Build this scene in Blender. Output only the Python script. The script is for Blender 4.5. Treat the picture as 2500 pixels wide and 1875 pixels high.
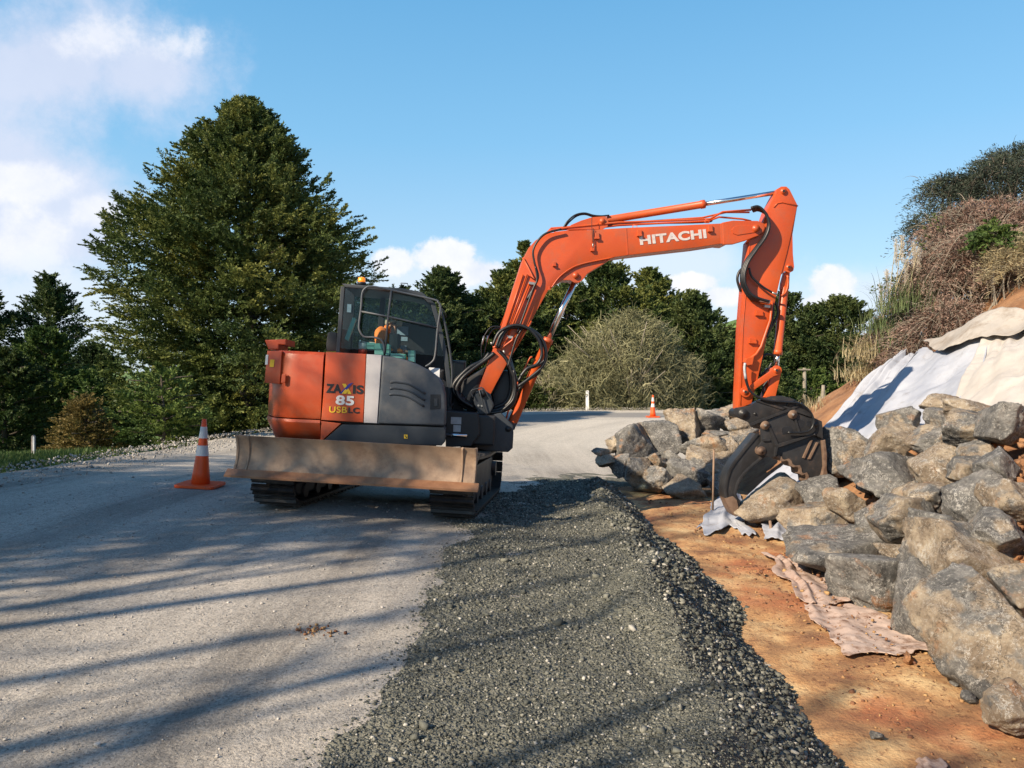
import bpy, bmesh, math, random
import numpy as np
from mathutils import Vector, Matrix
random.seed(7); rng = np.random.default_rng(11)
R = math.radians
S = bpy.context.scene
for o in list(bpy.data.objects): bpy.data.objects.remove(o)
COL = S.collection
# ------------------------------------------------------------ camera, sky, sun, exposure
CAMZ, F, CX, HY = 1.5, 1900.0, 1250.0, 905.0        # eye height, focal length and horizon in photo pixels
cam = bpy.data.cameras.new('camera'); camo = bpy.data.objects.new('camera', cam); COL.objects.link(camo)
cam.sensor_width = 36; cam.lens = 36*F/2500; cam.shift_y = (HY-937.5)/2500; cam.clip_start = .05; cam.clip_end = 5000
camo.location = (0, 0, CAMZ); camo.rotation_euler = (R(90), 0, 0); S.camera = camo
S.view_settings.view_transform = 'Standard'; S.view_settings.look = 'None'; S.view_settings.gamma = 1
S.view_settings.exposure = 0.90
SUN_A, SUN_E = R(39), R(33)                          # light travels towards +X, turned this far towards +Y
sd = Vector((-math.cos(SUN_E)*math.cos(SUN_A), -math.cos(SUN_E)*math.sin(SUN_A), math.sin(SUN_E)))
sun = bpy.data.lights.new('sun', 'SUN'); sun.energy = 4.6; sun.angle = R(.53); sun.color = (1, .84, .64)
suno = bpy.data.objects.new('sun', sun); COL.objects.link(suno); suno.rotation_euler = sd.to_track_quat('Z', 'Y').to_euler()
W = bpy.data.worlds.new('World'); S.world = W; W.use_nodes = True
def N(nt, t, **k):
    n = nt.nodes.new(t)
    for a, v in k.items():
        if a.startswith('i_'): n.inputs[a[2:].replace('_', ' ')].default_value = v
        else: setattr(n, a, v)
    return n
def math_n(nt, op, a, b=None, c=None, clamp=False):
    n = nt.nodes.new('ShaderNodeMath'); n.operation = op; n.use_clamp = clamp
    for i, v in enumerate((a, b, c)):
        if v is None: continue
        if isinstance(v, (int, float)): n.inputs[i].default_value = v
        else: nt.links.new(v, n.inputs[i])
    return n.outputs[0]
def mixc(nt, fac, a, b, bt='MIX'):
    n = nt.nodes.new('ShaderNodeMix'); n.data_type = 'RGBA'; n.blend_type = bt
    for i, v in ((0, fac), (6, a), (7, b)):
        if isinstance(v, (int, float)): n.inputs[i].default_value = v
        elif isinstance(v, tuple): n.inputs[i].default_value = (*v[:3], 1)
        else: nt.links.new(v, n.inputs[i])
    return n.outputs[2]
def ramp(nt, fac, stops, interp='LINEAR'):
    n = nt.nodes.new('ShaderNodeValToRGB'); cr = n.color_ramp; cr.interpolation = interp
    while len(cr.elements) > 1: cr.elements.remove(cr.elements[-1])
    for i, (p, c) in enumerate(stops):
        e = cr.elements[0] if i == 0 else cr.elements.new(p)
        e.position = p; e.color = (*c[:3], 1) if isinstance(c, tuple) else (c, c, c, 1)
    if fac is not None: nt.links.new(fac, n.inputs[0])
    return n.outputs[0]
def world_sky():
    nt = W.node_tree; nt.nodes.clear(); L = nt.links.new
    sky = N(nt, 'ShaderNodeTexSky', sky_type='NISHITA', sun_disc=False, sun_elevation=SUN_E,
            sun_rotation=math.atan2(sd.x, sd.y) % (2*math.pi), air_density=1.0, dust_density=.6, ozone_density=1.6)
    tc = N(nt, 'ShaderNodeTexCoord'); sep = N(nt, 'ShaderNodeSeparateXYZ'); L(tc.outputs['Generated'], sep.inputs[0])
    y = math_n(nt, 'MAXIMUM', sep.outputs[1], .05)
    u = math_n(nt, 'DIVIDE', sep.outputs[0], y); v = math_n(nt, 'DIVIDE', sep.outputs[2], y)
    nz = N(nt, 'ShaderNodeTexNoise', i_Scale=5.5, i_Detail=11.0, i_Roughness=.64); L(tc.outputs['Generated'], nz.inputs['Vector'])
    n2 = N(nt, 'ShaderNodeTexNoise', i_Scale=15.0, i_Detail=10.0, i_Roughness=.66); L(tc.outputs['Generated'], n2.inputs['Vector'])
    f = nz.outputs['Fac']; g = n2.outputs['Fac']
    def group(blobs, k, kg, t0, t1):
        best = None
        for (x, yy, rx, ry) in blobs:
            a = math_n(nt, 'MULTIPLY_ADD', u, F/rx, -(x-CX)/rx); b = math_n(nt, 'MULTIPLY_ADD', v, F/ry, -(HY-yy)/ry)
            d = math_n(nt, 'SQRT', math_n(nt, 'MULTIPLY_ADD', a, a, math_n(nt, 'MULTIPLY', b, b)))
            best = d if best is None else math_n(nt, 'SMOOTH_MIN', best, d, .3)
        d = math_n(nt, 'SUBTRACT', 1, best)
        d = math_n(nt, 'MULTIPLY_ADD', math_n(nt, 'SUBTRACT', f, .5), k, d)
        d = math_n(nt, 'MULTIPLY_ADD', math_n(nt, 'SUBTRACT', g, .5), kg, d)
        m = nt.nodes.new('ShaderNodeMapRange'); m.interpolation_type = 'SMOOTHSTEP'
        L(d, m.inputs[0]); m.inputs[1].default_value = t0; m.inputs[2].default_value = t1
        front = math_n(nt, 'GREATER_THAN', sep.outputs[1], .06)
        return math_n(nt, 'MULTIPLY', m.outputs[0], front)
    veil = group([(120, 150, 520, 290), (-60, 480, 480, 400), (360, 170, 260, 160), (160, 560, 300, 150)], 1.8, .5, .0, .7)
    puff = group([(230, 90, 260, 90), (430, 110, 130, 80), (260, 520, 100, 50), (60, 620, 150, 110), (60, 440, 140, 60)], 2.8, 1.3, .1, .8)
    low = group([(1500, 760, 900, 150), (1650, 660, 330, 120), (1060, 690, 330, 100), (2150, 760, 350, 120), (100, 760, 500, 160)], 1.5, .5, .0, .7)
    cum = group([(1085, 625, 115, 55), (960, 640, 80, 45), (1160, 665, 130, 55), (2030, 695, 75, 60), (1760, 725, 70, 40), (2010, 740, 80, 30), (1700, 690, 90, 30)], .9, 1.5, .1, .42)
    c = sky.outputs[0]
    el = ramp(nt, math_n(nt, 'MAXIMUM', sep.outputs[2], 0.), [(0., (2.75, 3.45, 4.1)), (.14, (1.75, 3.0, 4.1)), (.28, (1.0, 2.55, 4.0)), (.46, (.55, 2.0, 3.6)), (.62, (.28, 1.0, 2.1)), (1., (.14, .55, 1.4))])
    c = mixc(nt, .78, c, el)
    shade = math_n(nt, 'MULTIPLY_ADD', g, 2.2, -.6, clamp=True)
    grey = mixc(nt, f, (2.9, 3.2, 4.1), (3.9, 4.1, 4.7)); white = mixc(nt, shade, (3.7, 3.95, 4.5), (5.1, 5.0, 5.0))
    c = mixc(nt, math_n(nt, 'MULTIPLY', veil, .85), c, grey)
    c = mixc(nt, math_n(nt, 'MULTIPLY', puff, .7), c, white)
    c = mixc(nt, math_n(nt, 'MULTIPLY', low, .8), c, (3.7, 4.15, 4.7))
    c = mixc(nt, math_n(nt, 'MULTIPLY', cum, .92), c, white)
    bg = N(nt, 'ShaderNodeBackground', i_Strength=.118); L(c, bg.inputs[0])
    out = N(nt, 'ShaderNodeOutputWorld'); L(bg.outputs[0], out.inputs[0])
world_sky()
# ------------------------------------------------------------ numpy noise
def _h(i, j, k, s):
    n = (i*374761393 + j*668265263 + k*2147483647 + s*1274126177) & 0xffffffff
    n = ((n ^ (n >> 13))*1274126177) & 0xffffffff
    return ((n ^ (n >> 16)) & 0xffff)/65535.0
def vn(P, s=0):
    P = np.asarray(P, float); I = np.floor(P).astype(np.int64); f = P-I; f = f*f*(3-2*f); r = 0
    for a in (0, 1):
        for b in (0, 1):
            for c in (0, 1):
                w = (f[:, 0] if a else 1-f[:, 0])*(f[:, 1] if b else 1-f[:, 1])*(f[:, 2] if c else 1-f[:, 2])
                r = r + w*_h(I[:, 0]+a, I[:, 1]+b, I[:, 2]+c, s)
    return r*2-1
def fbm(P, s=0, o=4, g=.5):
    P = np.asarray(P, float); r = 0; a = 1
    for i in range(o): r = r+a*vn(P, s+i*17); P = P*2.03+11.3; a *= g
    return r
def n2d(X, Y, sc, s=0, o=4): return fbm(np.stack([X.ravel()*sc, Y.ravel()*sc, X.ravel()*0+.37], 1), s, o).reshape(X.shape)
def sstep(x, a, b): t = np.clip((x-a)/(b-a), 0, 1); return t*t*(3-2*t)
# ------------------------------------------------------------ object helpers
def tag(o, label=None, cat=None, group=None, kind=None):
    for k, v in (('label', label), ('category', cat), ('group', group), ('kind', kind)):
        if v: o[k] = v
    return o
def empty(name, loc, label, cat, group=None):
    o = bpy.data.objects.new(name, None); COL.objects.link(o); o.location = loc; o.empty_display_size = .2
    return tag(o, label, cat, group)
def link(name, me, m=None, parent=None, root=None, smooth=False):
    """me is in world coordinates; parent keeps it there"""
    o = bpy.data.objects.new(name, me); COL.objects.link(o)
    if m is not None and len(me.materials) == 0: me.materials.append(m)
    if smooth: me.polygons.foreach_set('use_smooth', [True]*len(me.polygons))
    if parent is not None:
        o.parent = parent
        if parent.parent is None: o.matrix_parent_inverse = Matrix.Translation(-parent.location)   # a part's own world matrix is the identity
    return o
def obj(name, bm, m=None, parent=None, smooth=False, auto=None):
    if auto: 
        for e in bm.edges: e.smooth = e.calc_face_angle(0) < R(auto)
        for f in bm.faces: f.smooth = True
    me = bpy.data.meshes.new(name); bm.to_mesh(me); bm.free()
    return link(name, me, m, parent, smooth=smooth)
def npmesh(name, V, Q, m=None, parent=None, smooth=False, uv=None):
    """V (n,3), Q (k,3|4) numpy"""
    me = bpy.data.meshes.new(name); V = np.asarray(V, np.float32); Q = np.asarray(Q, np.int32); k = Q.shape[1]
    me.vertices.add(len(V)); me.vertices.foreach_set('co', V.ravel())
    me.loops.add(Q.size); me.loops.foreach_set('vertex_index', Q.ravel())
    me.polygons.add(len(Q)); me.polygons.foreach_set('loop_start', np.arange(0, Q.size, k, dtype=np.int32))
    me.polygons.foreach_set('loop_total', np.full(len(Q), k, np.int32))
    if smooth: me.polygons.foreach_set('use_smooth', np.ones(len(Q), bool))
    me.update(calc_edges=True)
    if uv is not None:
        l = me.uv_layers.new(name='UVMap'); l.data.foreach_set('uv', np.asarray(uv, np.float32)[Q.ravel()].ravel())
    return link(name, me, m, parent)
def centre_origin(o):
    me = o.data; n = len(me.vertices); a = np.empty(n*3, np.float32); me.vertices.foreach_get('co', a); a = a.reshape(-1, 3)
    c = a.mean(0); a -= c; me.vertices.foreach_set('co', a.ravel()); me.update(); o.location = Vector(c.tolist()); return o
def gridq(nx, ny):
    i, j = np.meshgrid(np.arange(nx-1), np.arange(ny-1), indexing='ij'); b = (i*ny+j).ravel()
    return np.stack([b, b+ny, b+ny+1, b+1], 1)
def crom(pts, n=6):
    P = [Vector(p) for p in pts]; P = [2*P[0]-P[1]]+P+[2*P[-1]-P[-2]]; out = []
    for i in range(1, len(P)-2):
        a, b, c, d = P[i-1:i+3]
        for k in range(n):
            t = k/n; out.append(.5*((2*b)+(c-a)*t+(2*a-5*b+4*c-d)*t*t+(3*b-a-3*c+d)*t*t*t))
    return out+[P[-2]]
def tube(bm, pts, r, seg=8, cap=True, sm=0):
    if sm: pts = crom(pts, sm)
    pts = [Vector(p) for p in pts]; n = len(pts); rs = r if isinstance(r, (list, tuple)) else [r]*n
    if len(rs) != n: rs = [rs[0]+(rs[-1]-rs[0])*i/(n-1) for i in range(n)]
    t0 = (pts[1]-pts[0]).normalized(); up = Vector((0, 0, 1)) if abs(t0.z) < .9 else Vector((1, 0, 0)); nrm = t0.cross(up).normalized(); rings = []
    for i, p in enumerate(pts):
        t = (pts[min(i+1, n-1)]-pts[max(i-1, 0)]).normalized(); nrm = (nrm-t*nrm.dot(t)).normalized(); b = t.cross(nrm)
        rings.append([bm.verts.new(p+rs[i]*(math.cos(2*math.pi*k/seg)*nrm+math.sin(2*math.pi*k/seg)*b)) for k in range(seg)])
    for i in range(n-1):
        for k in range(seg):
            f = bm.faces.new((rings[i][k], rings[i][(k+1) % seg], rings[i+1][(k+1) % seg], rings[i+1][k])); f.smooth = True
    if cap: bm.faces.new(rings[0][::-1]); bm.faces.new(rings[-1])
    return bm
def slab(bm, pts, off, bev=0, seg=2):
    """polygon pts (world) extruded by vector off; edges of the near face bevelled"""
    a = [bm.verts.new(p) for p in pts]; b = [bm.verts.new(Vector(p)+off) for p in pts]; n = len(a)
    f1 = bm.faces.new(a); f2 = bm.faces.new(b[::-1]); fs = [f1, f2]
    for i in range(n): fs.append(bm.faces.new((a[(i+1) % n], a[i], b[i], b[(i+1) % n])))
    bmesh.ops.recalc_face_normals(bm, faces=fs)
    if bev:
        es = list(f1.edges)+list(f2.edges)
        bmesh.ops.bevel(bm, geom=es, offset=bev, segments=seg, profile=.6, affect='EDGES', clamp_overlap=True)
    return bm
class Fr:
    def __init__(s, o, A, B, C): s.o, s.A, s.B, s.C = Vector(o), Vector(A).normalized(), Vector(B).normalized(), Vector(C).normalized()
    def P(s, a, b, c): return s.o+s.A*a+s.B*b+s.C*c
    def hit(s, x, y, b):
        d = Vector(((x-CX)/F, 1, -(y-HY)/F)); c0 = Vector((0, 0, CAMZ)); t = (b-(c0-s.o).dot(s.B))/d.dot(s.B); return c0+d*t
    def slab(s, bm, px, b0, b1, bev=0, seg=2): return slab(bm, [s.hit(x, y, b0) for x, y in px], s.B*(b1-b0), bev, seg)
    def box(s, bm, a0, a1, b0, b1, c0, c1, bev=0):
        return slab(bm, [s.P(a0, b1, c0), s.P(a1, b1, c0), s.P(a1, b1, c1), s.P(a0, b1, c1)], s.B*(b0-b1), bev)
    def tube(s, bm, px, b, r, sm=0, seg=8):
        pts = [s.hit(p[0], p[1], p[2] if len(p) > 2 else b) for p in px]; return tube(bm, pts, r, seg, True, sm)
    def pin(s, bm, x, y, b0, b1, r, seg=16): a = s.hit(x, y, b0); return tube(bm, [a, a+s.B*(b1-b0)], r, seg)
def px(x, y, Y): return Vector(((x-CX)/F*Y, Y, CAMZ-(y-HY)/F*Y))
# ------------------------------------------------------------ materials
def srgb(h):
    v = [int(h[i:i+2], 16)/255 for i in (0, 2, 4)]; return tuple(x/12.92 if x < .04045 else ((x+.055)/1.055)**2.4 for x in v)
def mat(name, cols, scale=3., rough=.6, bump=0., bscale=None, metal=0., detail=6., stops=None, rand=0., extra=None, spec=.5, coat=0., trans=0.):
    m = bpy.data.materials.new(name); m.use_nodes = True; nt = m.node_tree; L = nt.links.new
    p = nt.nodes['Principled BSDF']; tc = N(nt, 'ShaderNodeTexCoord'); co = tc.outputs['Object']
    nz = N(nt, 'ShaderNodeTexNoise', i_Scale=scale, i_Detail=detail, i_Roughness=.6); L(co, nz.inputs['Vector'])
    k = len(cols); st = stops or [.32+.36*i/max(1, k-1) for i in range(k)]
    c = ramp(nt, nz.outputs['Fac'], list(zip(st, cols)))
    if rand:
        oi = N(nt, 'ShaderNodeObjectInfo'); h = N(nt, 'ShaderNodeHueSaturation'); L(c, h.inputs['Color'])
        L(math_n(nt, 'MULTIPLY_ADD', oi.outputs['Random'], rand, 1-rand/2), h.inputs['Value']); c = h.outputs[0]
    if extra: c = extra(nt, co, c)
    L(c, p.inputs['Base Color']); p.inputs['Metallic'].default_value = metal
    p.inputs['Specular IOR Level'].default_value = spec; p.inputs['Coat Weight'].default_value = coat
    L(math_n(nt, 'MULTIPLY_ADD', nz.outputs['Fac'], .25, rough-.12), p.inputs['Roughness'])
    if bump:
        n2 = N(nt, 'ShaderNodeTexNoise', i_Scale=bscale or scale*6, i_Detail=5., i_Roughness=.65); L(co, n2.inputs['Vector'])
        b = N(nt, 'ShaderNodeBump', i_Strength=1.0, i_Distance=bump); L(n2.outputs['Fac'], b.inputs['Height']); L(b.outputs[0], p.inputs['Normal'])
    if trans:
        t = N(nt, 'ShaderNodeBsdfTranslucent'); L(c, t.inputs[0]); mx = N(nt, 'ShaderNodeMixShader'); mx.inputs[0].default_value = trans
        L(p.outputs[0], mx.inputs[1]); L(t.outputs[0], mx.inputs[2]); L(mx.outputs[0], nt.nodes['Material Output'].inputs[0])
    return m
def grime(col, lo, hi, sc, amt=1.0):
    def f(nt, co, c):
        n = N(nt, 'ShaderNodeTexNoise', i_Scale=sc, i_Detail=8., i_Roughness=.7); nt.links.new(co, n.inputs['Vector'])
        return mixc(nt, math_n(nt, 'MULTIPLY', ramp(nt, n.outputs['Fac'], [(lo, 0.), (hi, 1.)]), amt), c, col)
    return f
M = {}
ORG = (.50, .074, .012)
M['orange'] = mat('orange_paint', [(.43, .060, .012), ORG, (.55, .090, .016)], 1.3, .42, .0008, 30, extra=grime((.24, .11, .065), .50, .74, 3.5, .55), coat=.08)
M['orange_door'] = mat('orange_panel_paint', [(.44, .060, .014), (.51, .074, .016)], 1.0, .4, .0006, 14, extra=grime((.34, .17, .10), .48, .8, 3.5, .55), coat=.1)
M['grey_paint'] = mat('grey_paint', [(.045, .055, .07), (.065, .078, .095)], 2.5, .5, .0008, 40, extra=grime((.20, .175, .15), .46, .78, 3, .5))
M['dark_grey'] = mat('dark_grey_paint', [(.022, .028, .036), (.035, .042, .052)], 2.5, .5, .0008, 40, extra=grime((.12, .10, .08), .55, .8, 4, .4))
M['silver'] = mat('silver_paint', [(.42, .40, .41), (.50, .48, .48)], 3, .45, 0, extra=grime((.3, .22, .17), .55, .8, 7, .5))
M['black'] = mat('black_metal', [(.008, .009, .012), (.02, .021, .025)], 4, .5, .001, 30)
M['rubber'] = mat('black_rubber', [(.006, .007, .009), (.014, .015, .018)], 10, .42, .0006, 90)
M['grapple'] = mat('worn_black_steel', [(.016, .016, .018), (.03, .029, .03)], 5, .45, .003, 26, extra=grime((.10, .06, .04), .56, .75, 5, .6))
M['rusty_steel'] = mat('muddy_rusty_steel', [(.10, .055, .035), (.17, .11, .075), (.06, .035, .025)], 6, .7, .006, 22)
M['track'] = mat('track_steel', [(.016, .015, .015), (.04, .035, .032)], 9, .5, .003, 25, extra=grime((.16, .13, .10), .52, .72, 6, .5), metal=.2)
M['chrome'] = mat('chrome_rod', [(.72, .73, .75), (.8, .8, .82)], 4, .16, 0, metal=1.)
M['steel'] = mat('bare_steel', [(.35, .34, .32), (.5, .49, .47)], 9, .4, .001, 30, metal=.7)
M['blade'] = mat('worn_blade_steel', [(.23, .15, .098), (.31, .215, .145), (.37, .27, .19)], 4, .62, .002, 30, extra=grime((.12, .07, .045), .46, .70, 3.5, .75))
M['blade_edge'] = mat('worn_cutting_edge', [(.22, .10, .05), (.36, .19, .10)], 6, .45, .002, 30)
M['white'] = mat('white_paint', [(.72, .71, .69), (.8, .8, .78)], 6, .6)
M['sticker'] = mat('pale_sticker', [(.30, .33, .36), (.42, .45, .48)], 20, .5)
M['paper'] = mat('white_paper', [(.68, .7, .72), (.76, .77, .78)], 8, .7)
M['bluepaper'] = mat('pale_blue_notice', [(.18, .27, .36), (.26, .36, .46)], 30, .6)
M['mint'] = mat('mint_green_plastic', [(.25, .60, .50), (.31, .66, .56)], 5, .5)
M['red'] = mat('red_plastic', [(.5, .05, .03), (.6, .07, .04)], 6, .45)
M['yellow'] = mat('yellow_decal', [(.85, .50, .02), (.9, .58, .03)], 6, .5)
M['blue'] = mat('blue_decal', [(.02, .03, .25), (.03, .04, .32)], 6, .5)
M['blackdecal'] = mat('black_decal', [(.01, .01, .012), (.02, .02, .022)], 6, .5)
M['letter'] = mat('worn_silver_lettering', [(.48, .44, .43), (.60, .57, .56)], 30, .5, extra=grime((.55, .10, .04), .60, .64, 60, .9))
M['hivis'] = mat('orange_workwear', [(.85, .20, .025), (.95, .27, .04)], 8, .75, .003, 20)
M['refl'] = mat('grey_reflective_tape', [(.25, .25, .22), (.32, .31, .28)], 8, .5)
M['skin'] = mat('skin', [(.36, .19, .13), (.46, .26, .18)], 8, .5)
M['cap'] = mat('beige_cloth', [(.36, .30, .22), (.42, .36, .27)], 20, .8)
M['seat'] = mat('dark_seat_fabric', [(.02, .022, .028), (.035, .038, .045)], 20, .8)
M['cone'] = mat('orange_cone_plastic', [(.82, .085, .012), (.9, .11, .018)], 4, .45, .001, 20, extra=grime((.25, .08, .04), .58, .75, 8, .5))
M['sheeting'] = mat('white_reflective_sheeting', [(.58, .56, .54), (.68, .66, .64)], 12, .5, extra=grime((.2, .17, .15), .6, .75, 14, .5))
M['wood'] = mat('weathered_timber', [(.20, .17, .15), (.30, .27, .24)], 9, .8, .003, 30)
M['palepost'] = mat('pale_post_paint', [(.62, .64, .66), (.7, .72, .74)], 9, .6)
M['stake'] = mat('rusty_stake', [(.20, .13, .09), (.28, .19, .13)], 12, .7)
M['bark'] = mat('bark', [(.05, .04, .032), (.11, .09, .07)], 8, .9, .02, 20)
M['palebark'] = mat('pale_bark', [(.18, .155, .12), (.28, .25, .20)], 6, .9, .01, 20)
def glass(name, tint, refl):
    m = bpy.data.materials.new(name); m.use_nodes = True; nt = m.node_tree; nt.nodes.remove(nt.nodes['Principled BSDF'])
    t = N(nt, 'ShaderNodeBsdfTransparent', i_Color=(*tint, 1)); g = N(nt, 'ShaderNodeBsdfGlossy', i_Roughness=.03); g.inputs['Color'].default_value = (.9, .95, 1, 1)
    fr = N(nt, 'ShaderNodeFresnel', i_IOR=1.5); x = N(nt, 'ShaderNodeMixShader')
    nt.links.new(math_n(nt, 'MULTIPLY', fr.outputs[0], refl), x.inputs[0]); nt.links.new(t.outputs[0], x.inputs[1]); nt.links.new(g.outputs[0], x.inputs[2])
    nt.links.new(x.outputs[0], nt.nodes['Material Output'].inputs[0]); return m
M['glass'] = glass('cab_glass', (.72, .80, .81), .35)
def beacon_mat():
    m = mat('amber_beacon', [(.9, .2, .01), (.95, .3, .02)], 12, .25); p = m.node_tree.nodes['Principled BSDF']
    p.inputs['Emission Color'].default_value = (1, .25, .01, 1); p.inputs['Emission Strength'].default_value = .35; return m
M['amber'] = beacon_mat()
def leafmat(name, cols, sc, trans=.22, rough=.6, fine=9.):
    def ex(nt, co, c):
        n = N(nt, 'ShaderNodeTexNoise', i_Scale=fine, i_Detail=2.); nt.links.new(co, n.inputs['Vector'])
        return mixc(nt, ramp(nt, n.outputs['Fac'], [(.4, 0.), (.6, 1.)]), mixc(nt, 1., c, (.62, .66, .7), 'MULTIPLY'), c)
    return mat(name, cols, sc, rough, detail=3., trans=trans, extra=ex, spec=.25)
M['totara'] = leafmat('olive_conifer_foliage', [(.045, .080, .026), (.11, .145, .038), (.24, .24, .056)], .55)
M['darkleaf'] = leafmat('dark_green_foliage', [(.035, .062, .022), (.07, .105, .034), (.135, .16, .048)], .45)
M['midleaf'] = leafmat('mid_green_foliage', [(.05, .095, .026), (.10, .155, .04), (.19, .25, .06)], .7)
M['brightleaf'] = leafmat('bright_green_foliage', [(.05, .11, .02), (.09, .17, .03), (.15, .24, .05)], 1.5)
M['brownleaf'] = leafmat('bronze_foliage', [(.11, .085, .028), (.19, .14, .045), (.27, .20, .065)], 1.2)
M['twig'] = mat('pale_lichen_twigs', [(.14, .14, .075), (.24, .235, .13), (.34, .32, .20)], .6, .85, trans=.15, spec=.1)
M['deadfern'] = leafmat('dead_brown_fern', [(.20, .12, .09), (.32, .21, .165), (.44, .31, .25)], 1.6, trans=.15)
M['fern'] = leafmat('blue_green_fern', [(.03, .045, .035), (.055, .072, .05), (.10, .11, .07)], 1.6, trans=.1)
M['drygrass'] = leafmat('dry_straw_grass', [(.34, .27, .14), (.50, .42, .25), (.60, .52, .34)], 2., trans=.25)
M['greengrass'] = leafmat('green_reed_grass', [(.08, .12, .04), (.15, .19, .08), (.26, .28, .13)], 2., trans=.25)
M['plume'] = mat('pale_plume', [(.55, .48, .38), (.68, .62, .52)], 8, .9, trans=.3)
# ------------------------------------------------------------ terrain
def polyd(X, Y, pts):
    """signed distance to a polyline, positive on its left-hand side"""
    best = np.full(X.shape, 1e9); sg = np.ones(X.shape); al = np.zeros(X.shape); L = 0
    for i in range(len(pts)-1):
        ax, ay = pts[i]; bx, by = pts[i+1]; dx, dy = bx-ax, by-ay; l2 = dx*dx+dy*dy
        t = np.clip(((X-ax)*dx+(Y-ay)*dy)/l2, 0, 1); qx = ax+t*dx; qy = ay+t*dy; d = np.hypot(X-qx, Y-qy)
        s = np.sign(dx*(Y-ay)-dy*(X-ax)); m = d < best-1e-9
        best = np.where(m, d, best); sg = np.where(m, s, sg); al = np.where(m, L+t*math.sqrt(l2), al); L += math.sqrt(l2)
    return best*sg, al
def smoothline(p, n=5): return [(v.x, v.y) for v in crom([(a, b, 0) for a, b in p], n)]
LEFT = smoothline([(-6.4, -8), (-6.5, 4), (-6.55, 9.9), (-6.8, 15.3), (-6.9, 21), (-5.2, 27), (-2.6, 32.2), (.6, 35.3), (7, 36.3), (16, 37.5), (30, 38.5), (50, 39)])
TOE = smoothline([(2.3, -8), (2.7, 0), (3.35, 8), (3.95, 14.4), (4.9, 16.8), (8.5, 19), (16, 21), (30, 22), (50, 23)])
def road_h(X, Y):
    t = np.clip(Y-7.8, 0, 8.); return -.05*(np.clip(X, -8.5, 4)+1.5)*(1-sstep(Y, 13, 30)) - .045*t*t/(t+.8) + .012*n2d(X, Y, .5, 3, 3)
def XOFF(Y): return np.interp(Y, [8, 10, 12.8, 15], [0, .3, 1.0, 2.2])
def gravel_h(X, Y):
    xc = np.interp(Y, [2.5, 5, 6.5, 8, 11, 14], [.72, 1.0, 1.2, 1.12, 1.12, 1.25]) + .09*np.sin(Y*1.9+.6)+.05*np.sin(Y*4.1)
    wob = .22*n2d(X*0+3, Y, .8, 5, 4)+.10*n2d(X, Y, 2.4, 8, 2)+XOFF(Y)
    base = road_h(X, Y) + .028*sstep(X-wob, -.95, -.2) - .016 + .016*n2d(X, Y, 2.4, 21, 3)*sstep(X, -.6, .2)
    mound = (.095+.045*np.sin(Y*2.3+1.2)+.075*n2d(X, Y, 1.3, 33, 3))*np.exp(-((X-xc)/np.where(X > xc, .6, .30))**2)*(1-sstep(Y, 11.5, 13))
    tr = np.interp(Y, [0, 4, 10.5, 11.6, 13], [1, 1, 1, .9, 0])
    z = base+mound-np.maximum(X-xc-.02, 0)*.50*tr + .02*n2d(X, Y, 3.5, 40, 3)*sstep(X, .6, 1.0)
    return z
def clay_h(X, Y):
    z = -.45 + .035*n2d(X, Y, 1.1, 50, 4) + .015*n2d(X, Y, 5, 51, 3) + .02*(Y-7)*.2
    rise = sstep(Y, 11.4, 13.2); return z*(1-rise)+(road_h(X, Y)-.03)*rise
def hill_h(X, Y):
    d, al = polyd(X, Y, TOE); d = -d + .18*n2d(X, Y, .7, 60, 3)*sstep(-d, .3, 1.5)
    up = .77*np.minimum(d, 5.9)+.35*np.clip(d-5.9, 0, 6)+.05*np.clip(d-11.9, 0, 60)
    return -.52 + np.where(d > 0, up, d*.7) + .04*n2d(X, Y, 2.5, 61, 4)*sstep(d, .1, .6) + .45*sstep(Y, 13, 15)*(1-sstep(d, 0, 2))
def ground_h(X, Y):
    d, al = polyd(X, Y, LEFT); k = sstep(Y, 11.8, 17); z = (-.35-.28*np.clip(d, 0, 4)-.02*np.clip(d-4, 0, 60))*k+(1-k)*(.19-.05*np.clip(d, 0, 9))
    z = np.where(d < 0, -.6, z) + .12*n2d(X, Y, .3, 70, 4)*sstep(d, 1, 4)
    z += 26*np.exp(-(((X-105)/45)**2+((Y-330)/60)**2)) + 16*np.exp(-(((X-200)/90)**2+((Y-420)/80)**2)) + 6*np.exp(-(((X+160)/90)**2+((Y-500)/90)**2))
    return z
def sheet(name, xs, ys, hf, m, uvf=None, keep=None, label=None, kind='structure'):
    X, Y = np.meshgrid(xs, ys, indexing='ij'); Z = hf(X, Y); V = np.stack([X.ravel(), Y.ravel(), Z.ravel()], 1); Q = gridq(len(xs), len(ys))
    if keep is not None:
        k = keep(X, Y).ravel(); Q = Q[k[Q].all(1)]; used = np.unique(Q); mp = np.full(len(V), -1); mp[used] = np.arange(len(used)); Q = mp[Q]; V = V[used]
    uv = None
    if uvf: u, v = uvf(V[:, 0], V[:, 1]); uv = np.stack([u, v], 1)
    o = npmesh(name, V, Q, m, smooth=True, uv=uv); tag(o, label, kind=kind); return o
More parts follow.
